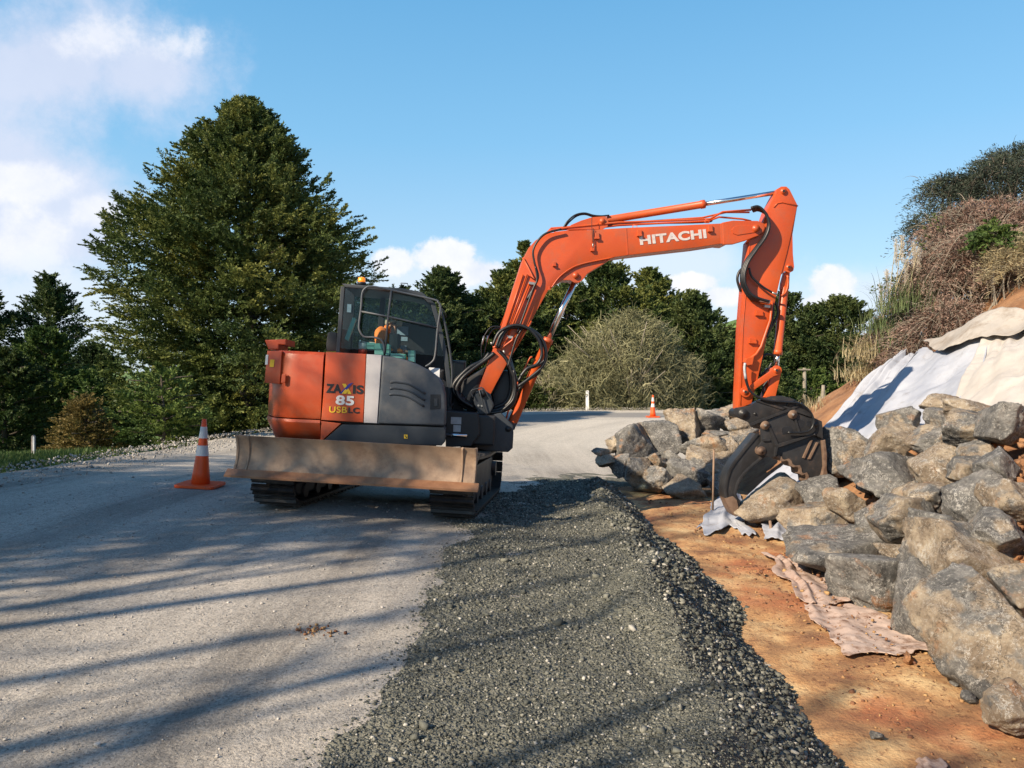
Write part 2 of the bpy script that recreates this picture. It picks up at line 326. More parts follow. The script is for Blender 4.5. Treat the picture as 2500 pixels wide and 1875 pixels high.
def M_road():
    m = bpy.data.materials.new('pale_compacted_gravel'); m.use_nodes = True; nt = m.node_tree; L = nt.links.new; p = nt.nodes['Principled BSDF']
    tc = N(nt, 'ShaderNodeTexCoord'); co = tc.outputs['Object']; uv = tc.outputs['UV']
    mp = N(nt, 'ShaderNodeMapping'); mp.inputs['Scale'].default_value = (1.5, .09, 1); L(uv, mp.inputs[0])
    st = N(nt, 'ShaderNodeTexNoise', i_Scale=1., i_Detail=6., i_Roughness=.65); L(mp.outputs[0], st.inputs['Vector'])
    big = N(nt, 'ShaderNodeTexNoise', i_Scale=.5, i_Detail=4.); L(co, big.inputs['Vector'])
    fine = N(nt, 'ShaderNodeTexNoise', i_Scale=70., i_Detail=4., i_Roughness=.7); L(co, fine.inputs['Vector'])
    vor = N(nt, 'ShaderNodeTexVoronoi', i_Scale=75.); L(co, vor.inputs['Vector'])
    c = ramp(nt, st.outputs['Fac'], [(.30, (.15, .132, .112)), (.42, (.26, .232, .195)), (.54, (.44, .395, .335)), (.7, (.55, .495, .42))])
    c = mixc(nt, ramp(nt, big.outputs['Fac'], [(.4, 0.), (.65, .55)]), c, (.45, .41, .36))
    c = mixc(nt, ramp(nt, fine.outputs['Fac'], [(.36, .8), (.45, 0.)]), c, (.07, .066, .062))
    c = mixc(nt, ramp(nt, fine.outputs['Fac'], [(.58, 0.), (.68, .5)]), c, (.50, .47, .43))
    suv = N(nt, 'ShaderNodeSeparateXYZ'); L(uv, suv.inputs[0]); wig = math_n(nt, 'MULTIPLY_ADD', big.outputs['Fac'], 1.6, suv.outputs[0])
    c = mixc(nt, ramp(nt, math_n(nt, 'MULTIPLY', suv.outputs[1], .02), [(.42, 0.), (.60, .6)]), c, (.60, .555, .48))  # far stretch turned paler: its bleaching by grazing light is put into the colour
    band = math_n(nt, 'MULTIPLY', ramp(nt, math_n(nt, 'MULTIPLY_ADD', wig, .1, 1.), [(.46, 0.), (.56, 1.), (.80, 1.), (.88, 0.)]), ramp(nt, math_n(nt, 'MULTIPLY', suv.outputs[1], .02), [(.62, 0.), (.72, .85)]))
    c = mixc(nt, band, c, (.20, .195, .19))
    cr = N(nt, 'ShaderNodeTexNoise', i_Scale=1.1, i_Detail=8., i_Roughness=.75); L(co, cr.inputs['Vector'])
    c = mixc(nt, ramp(nt, cr.outputs['Fac'], [(.64, 0.), (.74, .5)]), c, (.20, .10, .06))
    med = N(nt, 'ShaderNodeTexNoise', i_Scale=14., i_Detail=6., i_Roughness=.75); L(co, med.inputs['Vector'])
    c = mixc(nt, ramp(nt, med.outputs['Fac'], [(.3, .55), (.5, 0.)]), c, (.15, .14, .13))
    sp = ramp(nt, vor.outputs['Color'], [(.0, .5), (.5, 1.), (1., 1.35)])
    L(mixc(nt, .55, c, mixc(nt, 1., c, sp, 'MULTIPLY')), p.inputs['Base Color']); p.inputs['Roughness'].default_value = .92
    b = N(nt, 'ShaderNodeBump', i_Strength=1., i_Distance=.009); L(fine.outputs['Fac'], b.inputs['Height'])
    b2 = N(nt, 'ShaderNodeBump', i_Strength=1., i_Distance=.012); L(med.outputs['Fac'], b2.inputs['Height']); L(b.outputs[0], b2.inputs['Normal'])
    L(b2.outputs[0], p.inputs['Normal']); return m
def M_gravel():
    m = bpy.data.materials.new('dark_crushed_gravel'); m.use_nodes = True; nt = m.node_tree; L = nt.links.new; p = nt.nodes['Principled BSDF']
    tc = N(nt, 'ShaderNodeTexCoord'); co = tc.outputs['Object']
    vor = N(nt, 'ShaderNodeTexVoronoi', i_Scale=38.); L(co, vor.inputs['Vector'])
    v2 = N(nt, 'ShaderNodeTexVoronoi', i_Scale=90.); L(co, v2.inputs['Vector'])
    big = N(nt, 'ShaderNodeTexNoise', i_Scale=1.2, i_Detail=5.); L(co, big.inputs['Vector'])
    c = ramp(nt, vor.outputs['Color'], [(.1, (.05, .053, .043)), (.5, (.10, .102, .082)), (.85, (.16, .158, .126)), (.95, (.27, .26, .22))])
    c = mixc(nt, ramp(nt, big.outputs['Fac'], [(.4, 0.), (.7, .6)]), c, (.22, .21, .16))
    L(c, p.inputs['Base Color']); p.inputs['Roughness'].default_value = .85
    b = N(nt, 'ShaderNodeBump', i_Strength=1., i_Distance=.02); L(vor.outputs['Distance'], b.inputs['Height']); b.invert = True
    b2 = N(nt, 'ShaderNodeBump', i_Strength=1., i_Distance=.008); L(v2.outputs['Distance'], b2.inputs['Height']); b2.invert = True; L(b.outputs[0], b2.inputs['Normal'])
    L(b2.outputs[0], p.inputs['Normal']); return m
M['road'] = M_road(); M['gravelbed'] = M_gravel()
def clay_extra(nt, co, c):
    n = N(nt, 'ShaderNodeTexNoise', i_Scale=1.3, i_Detail=7., i_Roughness=.6); n.noise_dimensions = '4D'; n.inputs['W'].default_value = 3.3; nt.links.new(co, n.inputs['Vector'])
    c = mixc(nt, ramp(nt, n.outputs['Fac'], [(.48, 0.), (.60, .7)]), c, (.33, .10, .038))
    n3 = N(nt, 'ShaderNodeTexNoise', i_Scale=22., i_Detail=4., i_Roughness=.7); nt.links.new(co, n3.inputs['Vector'])
    return mixc(nt, ramp(nt, n3.outputs['Fac'], [(.34, .8), (.46, 0.)]), c, (.13, .05, .022))
M['clay'] = mat('orange_clay', [(.20, .095, .045), (.40, .22, .095), (.58, .41, .21)], 2.6, .9, .014, 40, extra=clay_extra)
M['hill'] = mat('brown_hill_soil', [(.13, .062, .03), (.24, .115, .052), (.33, .17, .08)], 1.8, .95, .05, 9, extra=grime((.36, .20, .10), .5, .66, 1.1, .7))
M['grassland'] = mat('pasture_grass', [(.05, .09, .02), (.10, .17, .03), (.16, .24, .05)], .05, .9, .03, 30, extra=grime((.03, .05, .015), .5, .62, .35, .9))
GX = np.concatenate([-np.geomspace(900, 12, 60), np.linspace(-11.8, 12, 60), np.geomspace(12.5, 900, 70)])
GY = np.concatenate([np.linspace(-60, -2, 12), np.linspace(-1, 50, 90), np.geomspace(51, 2500, 80)])
sheet('ground', GX, GY, ground_h, M['grassland'])
RX = np.concatenate([np.arange(-9, 2.2, .07), np.arange(2.2, 55, .7)]); RY = np.concatenate([np.linspace(-8, 1, 12), np.arange(1.2, 13, .07), np.geomspace(13, 44, 90)])
sheet('road', RX, RY, lambda X, Y: road_h(X, Y)-np.where(polyd(X, Y, LEFT)[0] > 0, .5*polyd(X, Y, LEFT)[0], 0)-np.where(X > .9, 1.2, 0)*(1-sstep(Y, 12.6, 13.4)), M['road'],
      uvf=lambda x, y: polyd(x, y, LEFT), keep=lambda X, Y: polyd(X, Y, LEFT)[0] < 1.6)
sheet('gravel_shoulder', np.arange(-1.5, 3.2, .03), np.concatenate([np.arange(1.2, 14.5, .035)]), gravel_h, M['gravelbed'])
sheet('clay_trench_floor', np.concatenate([np.arange(1.0, 4.6, .035)]), np.arange(.5, 13.8, .04), clay_h, M['clay'])
sheet('hillside', np.concatenate([np.arange(1.8, 16, .12), np.arange(16, 60, 1.)]), np.concatenate([np.arange(-8, 0, .5), np.arange(0, 26, .12), np.arange(26, 60, 1.)]), hill_h, M['hill'],
      keep=lambda X, Y: polyd(X, Y, TOE)[0] < .5)
# ------------------------------------------------------------ scattered stones
BASE = []
for s_ in range(6):
    r_ = np.random.default_rng(s_+50)
    v = np.array([[x, y, z] for x in (-1, 1) for y in (-1, 1) for z in (-1, 1)], float)*.62+r_.normal(0, .2, (8, 3)); v[:, 2] *= .75
    BASE.append(v)
CQ = np.array([[0, 1, 3, 2], [4, 6, 7, 5], [0, 4, 5, 1], [2, 3, 7, 6], [0, 2, 6, 4], [1, 5, 7, 3]])
def stones(name, P, size, m, label, parent=None):
    n = len(P); r = rng; b = np.array(BASE)[r.integers(0, 6, n)]
    ang = r.uniform(0, 6.28, n); tl = r.uniform(-.6, .6, (n, 2)); s = (size[:, None]*r.uniform(.6, 1.25, (n, 3)))[:, None, :]
    v = b*s; ca, sa = np.cos(tl[:, 0:1]), np.sin(tl[:, 0:1]); y, z = v[..., 1]*ca-v[..., 2]*sa, v[..., 1]*sa+v[..., 2]*ca; v[..., 1], v[..., 2] = y, z
    ca, sa = np.cos(ang)[:, None], np.sin(ang)[:, None]; x, y = v[..., 0]*ca-v[..., 1]*sa, v[..., 0]*sa+v[..., 1]*ca; v[..., 0], v[..., 1] = x, y
    V = (v+P[:, None, :]).reshape(-1, 3); Q = (CQ[None]+np.arange(n)[:, None, None]*8).reshape(-1, 4)
    o = npmesh(name, V, Q, m, parent); tag(o, label, kind='stuff'); return o
def stone_mat(name, stops):
    m = bpy.data.materials.new(name); m.use_nodes = True; nt = m.node_tree; p = nt.nodes['Principled BSDF']
    g = N(nt, 'ShaderNodeNewGeometry'); c = ramp(nt, g.outputs['Random Per Island'], stops); nt.links.new(c, p.inputs['Base Color']); p.inputs['Roughness'].default_value = .8
    tc = N(nt, 'ShaderNodeTexCoord'); n = N(nt, 'ShaderNodeTexNoise', i_Scale=120., i_Detail=3.); nt.links.new(tc.outputs['Object'], n.inputs['Vector'])
    b = N(nt, 'ShaderNodeBump', i_Strength=.6, i_Distance=.004); nt.links.new(n.outputs['Fac'], b.inputs['Height']); nt.links.new(b.outputs[0], p.inputs['Normal']); return m
M['stones'] = stone_mat('crushed_stones', [(0., (.04, .044, .038)), (.45, (.09, .093, .077)), (.8, (.15, .15, .122)), (.93, (.23, .225, .19)), (.985, (.42, .40, .35))])
M['palestones'] = stone_mat('pale_stones', [(0., (.22, .21, .195)), (.5, (.34, .32, .29)), (1., (.50, .47, .43))])
M['clods'] = stone_mat('clay_clods', [(0., (.10, .04, .022)), (.5, (.24, .11, .05)), (1., (.40, .25, .11))])
def scatter(n, x0, x1, y0, y1, hf, sz, pw=2., ok=None, sink=.3):
    t = rng.random(n); Y = y0*(y1/y0)**(t if pw == 1 else t**pw); X = rng.uniform(x0, x1, n)
    if ok is not None: k = ok(X, Y); X, Y = X[k], Y[k]
    s = sz[0]*np.exp(rng.random(len(X))**2.2*math.log(sz[1]/sz[0]))*(.6+.4*np.minimum(Y/4, 2.)); Z = hf(X, Y)+s*sink
    return np.stack([X, Y, Z], 1), s
def xleft(Y): return -.62+.22*n2d(np.full_like(Y, 3.), Y, .8, 5, 4)+XOFF(Y)
P1, s1 = scatter(85000, -1.1, 2.5, 2.2, 12.8, gravel_h, (.0040, .0125), 1, lambda X, Y: (X > xleft(Y)+rng.normal(0, .18, len(X))) & (gravel_h(X, Y) > clay_h(X, Y)-.01))
stones('gravel_stones', P1, s1, M['stones'], 'loose dark crushed stones covering the shoulder and the berm')
P1, s1 = scatter(11000, .9, 2.35, 2.2, 12., gravel_h, (.011, .025), 1, lambda X, Y: (X > 1.0+.0*Y) & (gravel_h(X, Y) > clay_h(X, Y)-.06))
stones('berm_stones', P1, s1, M['stones'], 'coarser dark stones down the trench side of the berm')
P1, s1 = scatter(260, -.5, 1.9, 2.6, 11., gravel_h, (.015, .032), 1, lambda X, Y: (gravel_h(X, Y) > clay_h(X, Y)+.02) & (X > xleft(Y)+.1))
stones('larger_stones', P1, s1, M['stones'], 'scattered larger broken stones on the gravel shoulder')
P1, s1 = scatter(5200, -4.8, .0, 2.4, 12, road_h, (.0025, .009), 1, None, .4)
stones('road_grit', P1, s1, M['palestones'], 'scattered grit on the pale road')
P1, s1 = scatter(3600, 2.0, 4.0, 2.8, 11.8, clay_h, (.003, .017), 1, None, .15)
stones('clay_clods', P1, s1, M['clods'], 'small clods of clay on the trench floor')
q = rng.normal(0, 1, (60, 2))*[.07, .05]+[-1.16, 4.55]; stones('soil_crumbs', np.stack([q[:, 0], q[:, 1], road_h(q[:, 0], q[:, 1])+.006], 1), .004+.012*rng.random(60)**2, M['clods'], 'small heap of brown crumbs lying on the pale road')
# windrow of rubble along the far edge of the road
t = rng.random(9000); LL = np.array(LEFT); seg = np.cumsum(np.r_[0, np.hypot(*np.diff(LL, axis=0).T)]); q = 14+t*38
ex = np.interp(q, seg, LL[:, 0]); ey = np.interp(q, seg, LL[:, 1]); off = rng.normal(0, .42, len(q)); tx = np.interp(q+.5, seg, LL[:, 0])-ex; ty = np.interp(q+.5, seg, LL[:, 1])-ey; tn = np.hypot(tx, ty)
X, Y = ex-ty/tn*(-off-.1), ey+tx/tn*(-off-.1); hh = np.exp(-(off/.3)**2)*.13*rng.random(len(q))
P1 = np.stack([X, Y, road_h(X, Y)+hh+.01], 1); stones('rubble_windrow', P1, .006+.020*rng.random(len(q))**2, M['palestones'], 'low line of pale rubble pushed along the far road edge')
# verge grass
def blades(n, cx, cy, rx, ry, hf, h, w, m, name, label, lean=.5):
    X = cx+rng.normal(0, rx, n); Y = cy+rng.normal(0, ry, n); Z = hf(X, Y); a = rng.uniform(0, 6.28, n); H = h*rng.uniform(.5, 1.2, n); l = rng.uniform(0, lean, n)*H; b = rng.uniform(0, 6.28, n)
    P = np.stack([X, Y, Z], 1); sd_ = np.stack([np.cos(a), np.sin(a), a*0], 1)*w; le = np.stack([np.cos(b)*l, np.sin(b)*l, H], 1)
    V = np.stack([P-sd_, P+sd_, P+sd_*.7+le*[.35, .35, .6], P-sd_*.7+le*[.35, .35, .6], P+sd_*.1+le, P-sd_*.1+le], 1).reshape(-1, 3)
    i = np.arange(n)[:, None]*6; Q = np.concatenate([i+[0, 1, 2, 3], i+[3, 2, 4, 5]]); o = npmesh(name, V, Q, m); tag(o, label, kind='stuff'); return o
blades(26000, -8.6, 11.6, 1.1, 1.5, ground_h, .12, .008, M['midleaf'], 'verge_grass', 'bright green grass on the verge beside the road')
# ------------------------------------------------------------ boulders
def M_rock():
    m = bpy.data.materials.new('quarry_rock'); m.use_nodes = True; nt = m.node_tree; L = nt.links.new; p = nt.nodes['Principled BSDF']
    tc = N(nt, 'ShaderNodeTexCoord'); oi = N(nt, 'ShaderNodeObjectInfo'); co = tc.outputs['Object']; w = math_n(nt, 'MULTIPLY', oi.outputs['Random'], 40.)
    def nz(sc, d=6., r=.6, dw=0.):
        n = N(nt, 'ShaderNodeTexNoise', i_Scale=sc, i_Detail=d, i_Roughness=r); n.noise_dimensions = '4D'; L(co, n.inputs['Vector']); L(math_n(nt, 'ADD', w, dw), n.inputs['W']); return n.outputs['Fac']
    tan = N(nt, 'ShaderNodeAttribute'); tan.attribute_type = 'OBJECT'; tan.attribute_name = 'tan'
    grey = ramp(nt, nz(7.), [(.3, (.07, .069, .068)), (.5, (.14, .138, .132)), (.68, (.25, .24, .225))])
    ochre = ramp(nt, nz(5., 7., .65, 3.), [(.3, (.14, .105, .075)), (.5, (.27, .215, .155)), (.68, (.43, .36, .265))])
    k = math_n(nt, 'ADD', nz(3.0, 5., .6, 7.), math_n(nt, 'MULTIPLY_ADD', tan.outputs['Fac'], .25, -.105))
    c = mixc(nt, ramp(nt, k, [(.475, 0.), (.53, 1.)]), grey, ochre)
    c = mixc(nt, ramp(nt, nz(3., 6., .6, 12.), [(.58, 0.), (.66, .75)]), c, (.38, .19, .085))
    v = N(nt, 'ShaderNodeTexVoronoi', i_Scale=6.); v.feature = 'DISTANCE_TO_EDGE'; v.voronoi_dimensions = '4D'
    wp = N(nt, 'ShaderNodeTexNoise', i_Scale=5., i_Detail=5., i_Roughness=.7); L(co, wp.inputs['Vector']); va = N(nt, 'ShaderNodeVectorMath', operation='MULTIPLY_ADD'); va.inputs[1].default_value = (.5, .5, .5)
    L(wp.outputs['Color'], va.inputs[0]); L(co, va.inputs[2]); L(va.outputs[0], v.inputs['Vector']); L(w, v.inputs['W'])
    vein = math_n(nt, 'MULTIPLY', ramp(nt, v.outputs['Distance'], [(0., 1.), (.022, 0.)]), ramp(nt, nz(2.6, 3., .5, 20.), [(.42, 0.), (.54, .85)]))
    c = mixc(nt, vein, c, (.58, .56, .52))
    v2 = N(nt, 'ShaderNodeTexVoronoi', i_Scale=2.6); v2.feature = 'DISTANCE_TO_EDGE'; v2.voronoi_dimensions = '4D'; L(va.outputs[0], v2.inputs['Vector']); L(w, v2.inputs['W'])
    crack = ramp(nt, v2.outputs['Distance'], [(0., 1.), (.018, 0.)]); c = mixc(nt, math_n(nt, 'MULTIPLY', crack, .75), c, (.035, .028, .024))
    fl = nz(38., 5., .75, 5.); c = mixc(nt, ramp(nt, fl, [(.54, 0.), (.64, .6)]), c, (.46, .44, .40)); c = mixc(nt, ramp(nt, fl, [(.34, .6), (.45, 0.)]), c, (.04, .036, .034))
    L(c, p.inputs['Base Color']); p.inputs['Roughness'].default_value = .78; p.inputs['Specular IOR Level'].default_value = .35
    b = N(nt, 'ShaderNodeBump', i_Strength=1., i_Distance=.045); L(nz(7., 10., .75, 1.), b.inputs['Height'])
    b2 = N(nt, 'ShaderNodeBump', i_Strength=1., i_Distance=.016); L(nz(26., 6., .75, 2.), b2.inputs['Height']); L(b.outputs[0], b2.inputs['Normal']); L(b2.outputs[0], p.inputs['Normal'])
    return m
M['rock'] = M_rock()
_b = bmesh.new(); bmesh.ops.create_icosphere(_b, subdivisions=5, radius=1); ICO = np.array([v.co[:] for v in _b.verts]); ICOF = np.array([[v.index for v in f.verts] for f in _b.faces]); _b.free()
_b = bmesh.new(); bmesh.ops.create_icosphere(_b, subdivisions=3, radius=1); ICO3 = np.array([v.co[:] for v in _b.verts]); ICOF3 = np.array([[v.index for v in f.verts] for f in _b.faces]); _b.free()
def rock_mesh(seed, sx, sy, sz, sharp=90, rot=0, rough=1., npl=11):
    r = np.random.default_rng(seed); n = ICO
    pl = r.normal(0, 1, (npl, 3)); pl /= np.linalg.norm(pl, axis=1)[:, None]; d = r.uniform(.50, .86, npl)
    pr = np.clip(n@pl.T, .02, None)/d; rad = 1/((pr**sharp).sum(1))**(1/sharp)
    rad = np.minimum(rad, 1.35); p2 = r.normal(0, 1, (4, 3)); p2 /= np.linalg.norm(p2, axis=1)[:, None]; d2 = r.uniform(.66, .85, 4)
    rad = np.minimum(rad, (d2/np.clip(n@p2.T, .02, None)).min(1)); P = n*rad[:, None]; P = P/np.abs(P).max(0)
    q = P*1.9+seed*3.7; P = P*(1+.035*rough*fbm(q, seed, 5, .62)-.055*rough*np.abs(fbm(P*3.2+seed, seed+5, 4, .65)))[:, None]
    # a few ledges
    st = vn(P*np.array([1.2, 1.2, 5])+seed, seed+9); P += n*(.030*rough*np.sign(st)*np.abs(st)**.4)[:, None]
    P = P/np.abs(P).max(0)*np.array([sx, sy, sz]); c, s = math.cos(rot), math.sin(rot)
    x, z = P[:, 0]*c-P[:, 2]*s, P[:, 0]*s+P[:, 2]*c; P[:, 0], P[:, 2] = x, z; return P
def boulder(cx, cy, w, h, Y, seed, tan, label, rot=0., group=None, dep=.8, grow=1.10, sharp=90, rough=1., ty=None):
    sx = w/2*Y/F*grow; sz = h/2*Y/F*grow; sy = dep*(sx+sz)/2*1.15; r0 = R(rot)
    P = rock_mesh(seed, sx, sy, sz, sharp, r0, rough); c = px(cx, cy, Y); 
    o = npmesh('boulder', P+np.array(c)+np.array([0, sy*.5, 0]), ICOF, M['rock'], smooth=True); centre_origin(o)
    o['tan'] = float(tan); tag(o, label, 'boulder', group); return o
def wallY(x, y): u, v = (x-CX)/F, (y-HY)/F; return 4.05/(v+.95*u-.114)
GW, GP = 'boulders of the rock wall below the hillside', 'boulders heaped beyond the grapple'
def nm(i): return
WALL = [ # cx, cy, w, h, tan, rot, label
 (2094,1119,130,122,.35,10,'tall pointed grey boulder with an ochre patch, before the white sheet'),
 (2201,1090,118,88,.55,-4,'blocky boulder with flat reddish face above the pointed grey one'),
 (2221,1027,84,64,.35,0,'rounded grey and rust boulder at the upper left corner of the wall'),
 (2306,1027,104,70,.25,-8,'dark boulder with a bright yellow patch near the top of the wall'),
 (2303,990,84,44,.9,-6,'small brown slab of rock lying topmost against the dirty sheet'),
 (2293,1080,86,62,.6,8,'small tan boulder wedged below the yellow patched one'),
 (2390,1004,130,46,.9,0,'long flat rust brown rock along the top edge of the wall'),
 (2385,1060,124,92,.25,5,'brown grey boulder with a square ochre notch near the upper right'),
 (2467,1045,100,90,-.4,-15,'dark grey boulder in the upper right at the picture edge'),
 (2022,1218,90,84,-.6,12,'small dark grey wedge boulder beside the tip of the grapple'),
 (2092,1248,108,84,1.0,0,'pale cream boulder with a small hollow underneath'),
 (2189,1174,158,100,-.3,-12,'large mid grey boulder with whitish speckles in the middle of the wall'),
 (2318,1145,100,150,.8,-14,'upright brown boulder in the centre of the wall'),
 (2373,1158,88,70,.3,5,'small grey boulder with an ochre lower corner'),
 (2452,1158,96,92,.1,0,'plain grey boulder near the right edge at mid height'),
 (2293,1220,90,74,.5,-10,'small brownish rock tucked under the centre of the wall'),
 (2380,1236,134,120,-.7,12,'rounded bluish grey boulder standing out at the right of the wall'),
 (2475,1228,120,140,.7,18,'tall brown streaked boulder at the right edge'),
 (2236,1285,170,124,.45,-16,'wide ochre and grey slanting boulder under the mid grey one'),
 (2312,1312,104,92,-.1,-20,'light blue grey crusted rock in a gap of the wall'),
 (2165,1272,80,92,-.1,0,'narrow grey rock between the cream boulder and the slanting one'),
 (2025,1298,180,98,.75,4,'low tan boulder with grey patches at the foot of the wall beside the held rock'),
 (2455,1310,150,110,.15,-6,'broad pale grey boulder at the right edge above the big block'),
 (2084,1380,222,136,-.1,-10,'big grey boulder with pale vertical streaks on the trench floor'),
 (2196,1438,205,140,-.9,-4,'big slate dark boulder with thin white veins'),
 (2290,1480,150,190,.1,-14,'pale streaked blocky boulder between the slate one and the largest one'),
 (2385,1385,210,160,.75,-10,'large brown ledgy boulder behind the largest one'),
 (2440,1580,232,236,.45,14,'largest boulder of all with a dark veined top and tan side, nearest the camera'),
 (2510,1440,110,110,.4,0,'rough brown rock cut off by the right edge behind the largest boulder'),
 (2492,1745,110,90,1.,0,'small sandy rock at the lower right corner of the picture'),
 (2130,1190,60,50,.1,0,'small dark filler stone in a joint under the pointed boulder'),
 (2240,1210,70,60,.6,0,'small brown filler stone under the speckled boulder'),
 (2420,1115,90,60,.5,0,'small ochre filler stone below the notch boulder'),
 (2130,1320,90,50,.2,0,'flat filler stone above the streaked boulder'),
 (2340,1410,110,80,.3,0,'dark filler stone in the gap behind the pale streaked block'),
 (2230,1360,120,60,.7,0,'flat brown filler stone above the slate boulder'),
]
for i, (x, y, w, h, tn, rot, lb) in enumerate(WALL):
    back = .22 if 'filler' in lb else 0
    boulder(x, y, w, h, wallY(x, y)-.12+back, 300+i*7, tn, lb, rot, GW, dep=.95, grow=1.36)
def pileY(y): return 11.5+(1225-y)/225*1.9
PILE = [
 (1682,1042,70,74,.9,12,'tall tan pointed boulder on top of the heap'),
 (1736,1030,56,52,.1,0,'pale grey rounded boulder right of the tan pointed one on the heap'),
 (1771,1024,48,42,.2,-20,'grey leaning rock at the top right of the heap'),
 (1624,1077,74,76,-.5,8,'dark grey boulder with white veins left of the tan pointed one'),
 (1552,1092,84,80,-.1,-25,'grey brown boulder at the left shoulder of the heap'),
 (1574,1058,58,36,.9,0,'low sandy rock behind the left shoulder of the heap'),
 (1507,1080,40,42,.8,0,'small sandy rock at the far left of the heap'),
 (1757,1062,78,32,-.1,4,'thin grey slab under the two pale rocks of the heap'),
 (1812,1045,60,42,.7,0,'tan rock half behind the grapple bracket'),
 (1790,1080,110,48,.7,0,'long tan block in the upper right of the heap'),
 (1712,1100,104,56,.5,4,'wide pinkish grey block in the middle of the heap'),
 (1736,1146,100,86,.8,-30,'big smooth tan boulder behind the upright stake'),
 (1793,1115,64,70,.9,10,'sandy boulder beside the left claw of the grapple'),
 (1609,1134,50,46,.6,0,'small orange stained stone in the middle left of the heap'),
 (1554,1148,60,72,.4,10,'brown boulder at the lower left of the heap by the gravel berm'),
 (1602,1172,78,76,.6,0,'round brownish boulder at the foot of the heap'),
 (1681,1156,92,58,-.2,-10,'smooth grey boulder in front of the big tan one'),
 (1671,1202,88,56,1.,0,'light orange tan boulder lowest at the foot of the heap'),
 (1490,1124,50,28,.6,6,'small flat brown rock at the left end of the heap'),
 (1473,1104,40,26,.5,0,'small grey stone next to the road at the left end of the heap'),
 (1520,1138,44,44,-.1,0,'small grey rock below the left shoulder of the heap'),
 (1795,1012,70,40,.9,0,'pale yellow rock at the back of the heap behind the arm'),
 (1650,1130,50,44,-.2,0,'dark stone deep in the gap in the middle of the heap'),
 (1640,1160,46,40,.3,0,'small shaded stone between the lower boulders of the heap'),
 (1760,1185,60,50,.5,0,'brown stone beside the stake near the trench floor'),
 (1806,1086,40,50,.5,0,'brown rock behind the grapple claw at the right of the heap'),
 (1580,1110,50,46,.1,0,'grey stone joining the two left boulders of the heap'),
]
for i, (x, y, w, h, tn, rot, lb) in enumerate(PILE):
    boulder(x, y, w, h, pileY(y)+(.25 if 'gap' in lb or 'shaded' in lb or 'joining' in lb else 0), 900+i*5, tn, lb, rot, GP, dep=.95, grow=1.42)
# small rubble and earth packed behind the wall
t = rng.random((900, 2)); xx = 1990+t[:, 0]*540; yy = 1030+t[:, 1]*560; k = (yy > 1060+np.maximum(0, 2150-xx)*1.3) & (yy < 1260+(xx-1990)*.9); xx, yy = xx[k], yy[k]
Yw = 4.05/((yy-HY)/F+.95*(xx-CX)/F-.114)+.20; stones('wall_rubble', np.stack([(xx-CX)/F*Yw, Yw, CAMZ-(yy-HY)/F*Yw], 1), .02+.05*rng.random(len(xx))**2, M['hill'], 'earth and small rubble packed between the boulders')
# the rock held in the grapple
P = rock_mesh(4127, .57, .40, .33, 14, R(7), .8, 16); P[:, 2] += np.where(P[:, 0] > .1, -(P[:, 0]-.1)*.10, 0)
o = npmesh('boulder', P+np.array(px(1890, 1228, 9.72)), ICOF, M['rock'], smooth=True); centre_origin(o); o['tan'] = .95
tag(o, 'large smooth tan boulder held between the claws of the grapple', 'boulder')
# loose single stones
for (x, y, w, h, s, tn, lb, z) in [(2360,1715,46,32,5,-1,'small black stone on the orange clay near the largest boulder', 0), (2134,1802,44,24,6,-1,'small black stone on the clay beside the toe of the gravel berm', 0),
                            (2215,1622,38,36,7,1,'reddish brown clod at the edge of the dirty cloth', 0), (236,1822,20,14,8,.9,'small white stone lying alone on the pale road', 1), (2330,1674,22,12,9,-1,'tiny dark stone up the trench from the black one', 0)]:
    u, v = (x-CX)/F, (y-HY)/F; Y = 4.
    for _ in range(20):
        zz = float((road_h if z else clay_h)(np.array([[u*Y]]), np.array([[Y]]))[0, 0]); Y = (CAMZ-zz)/v
    P = rock_mesh(s, w/2*Y/F, w/2*Y/F, h/2*Y/F, 12)
    o = npmesh('stone', P+np.array([u*Y, Y, zz+h*.35*Y/F]), ICOF, M['rock'] if z == 0 else M['palestones'], smooth=True); centre_origin(o); o['tan'] = float(tn); tag(o, lb, 'stone')
    if tn == 1: o.data.materials[0] = M['hill']
# ------------------------------------------------------------ sheets of cloth
def cloth_mat(name, cols, dirt, lo, hi, sc, w=0.):
    def ex(nt, co, c):
        n = N(nt, 'ShaderNodeTexNoise', i_Scale=sc, i_Detail=9., i_Roughness=.72); nt.links.new(co, n.inputs['Vector'])
        return mixc(nt, ramp(nt, n.outputs['Fac'], [(lo, 0.), (hi, 1.)]), c, dirt)
    return mat(name, cols, 1.5, .85, .004, 60, extra=ex, spec=.2, trans=.08)
M['cloth_white'] = cloth_mat('white_geotextile', [(.33, .355, .42), (.44, .46, .51)], (.20, .18, .17), .55, .78, 3.2)
M['cloth_cream'] = cloth_mat('cream_geotextile', [(.42, .39, .36), (.53, .50, .47)], (.42, .33, .25), .60, .82, 2.)
M['cloth_grey'] = cloth_mat('dirty_geotextile', [(.36, .33, .30), (.46, .43, .39)], (.22, .17, .13), .45, .7, 3.)
M['cloth_pink'] = cloth_mat('mud_stained_geotextile', [(.40, .29, .24), (.52, .41, .35)], (.20, .11, .07), .50, .66, 10.)
def hillpt(x, y):
    u, v = (x-CX)/F, (y-HY)/F; t = np.arange(5, 22, .01); Z = CAMZ-v*t; H = hill_h((u*t)[None], t[None])[0]; k = np.where(H > Z)[0]
    tt = t[k[0]] if len(k) else 13.; return np.array([u*tt, tt])
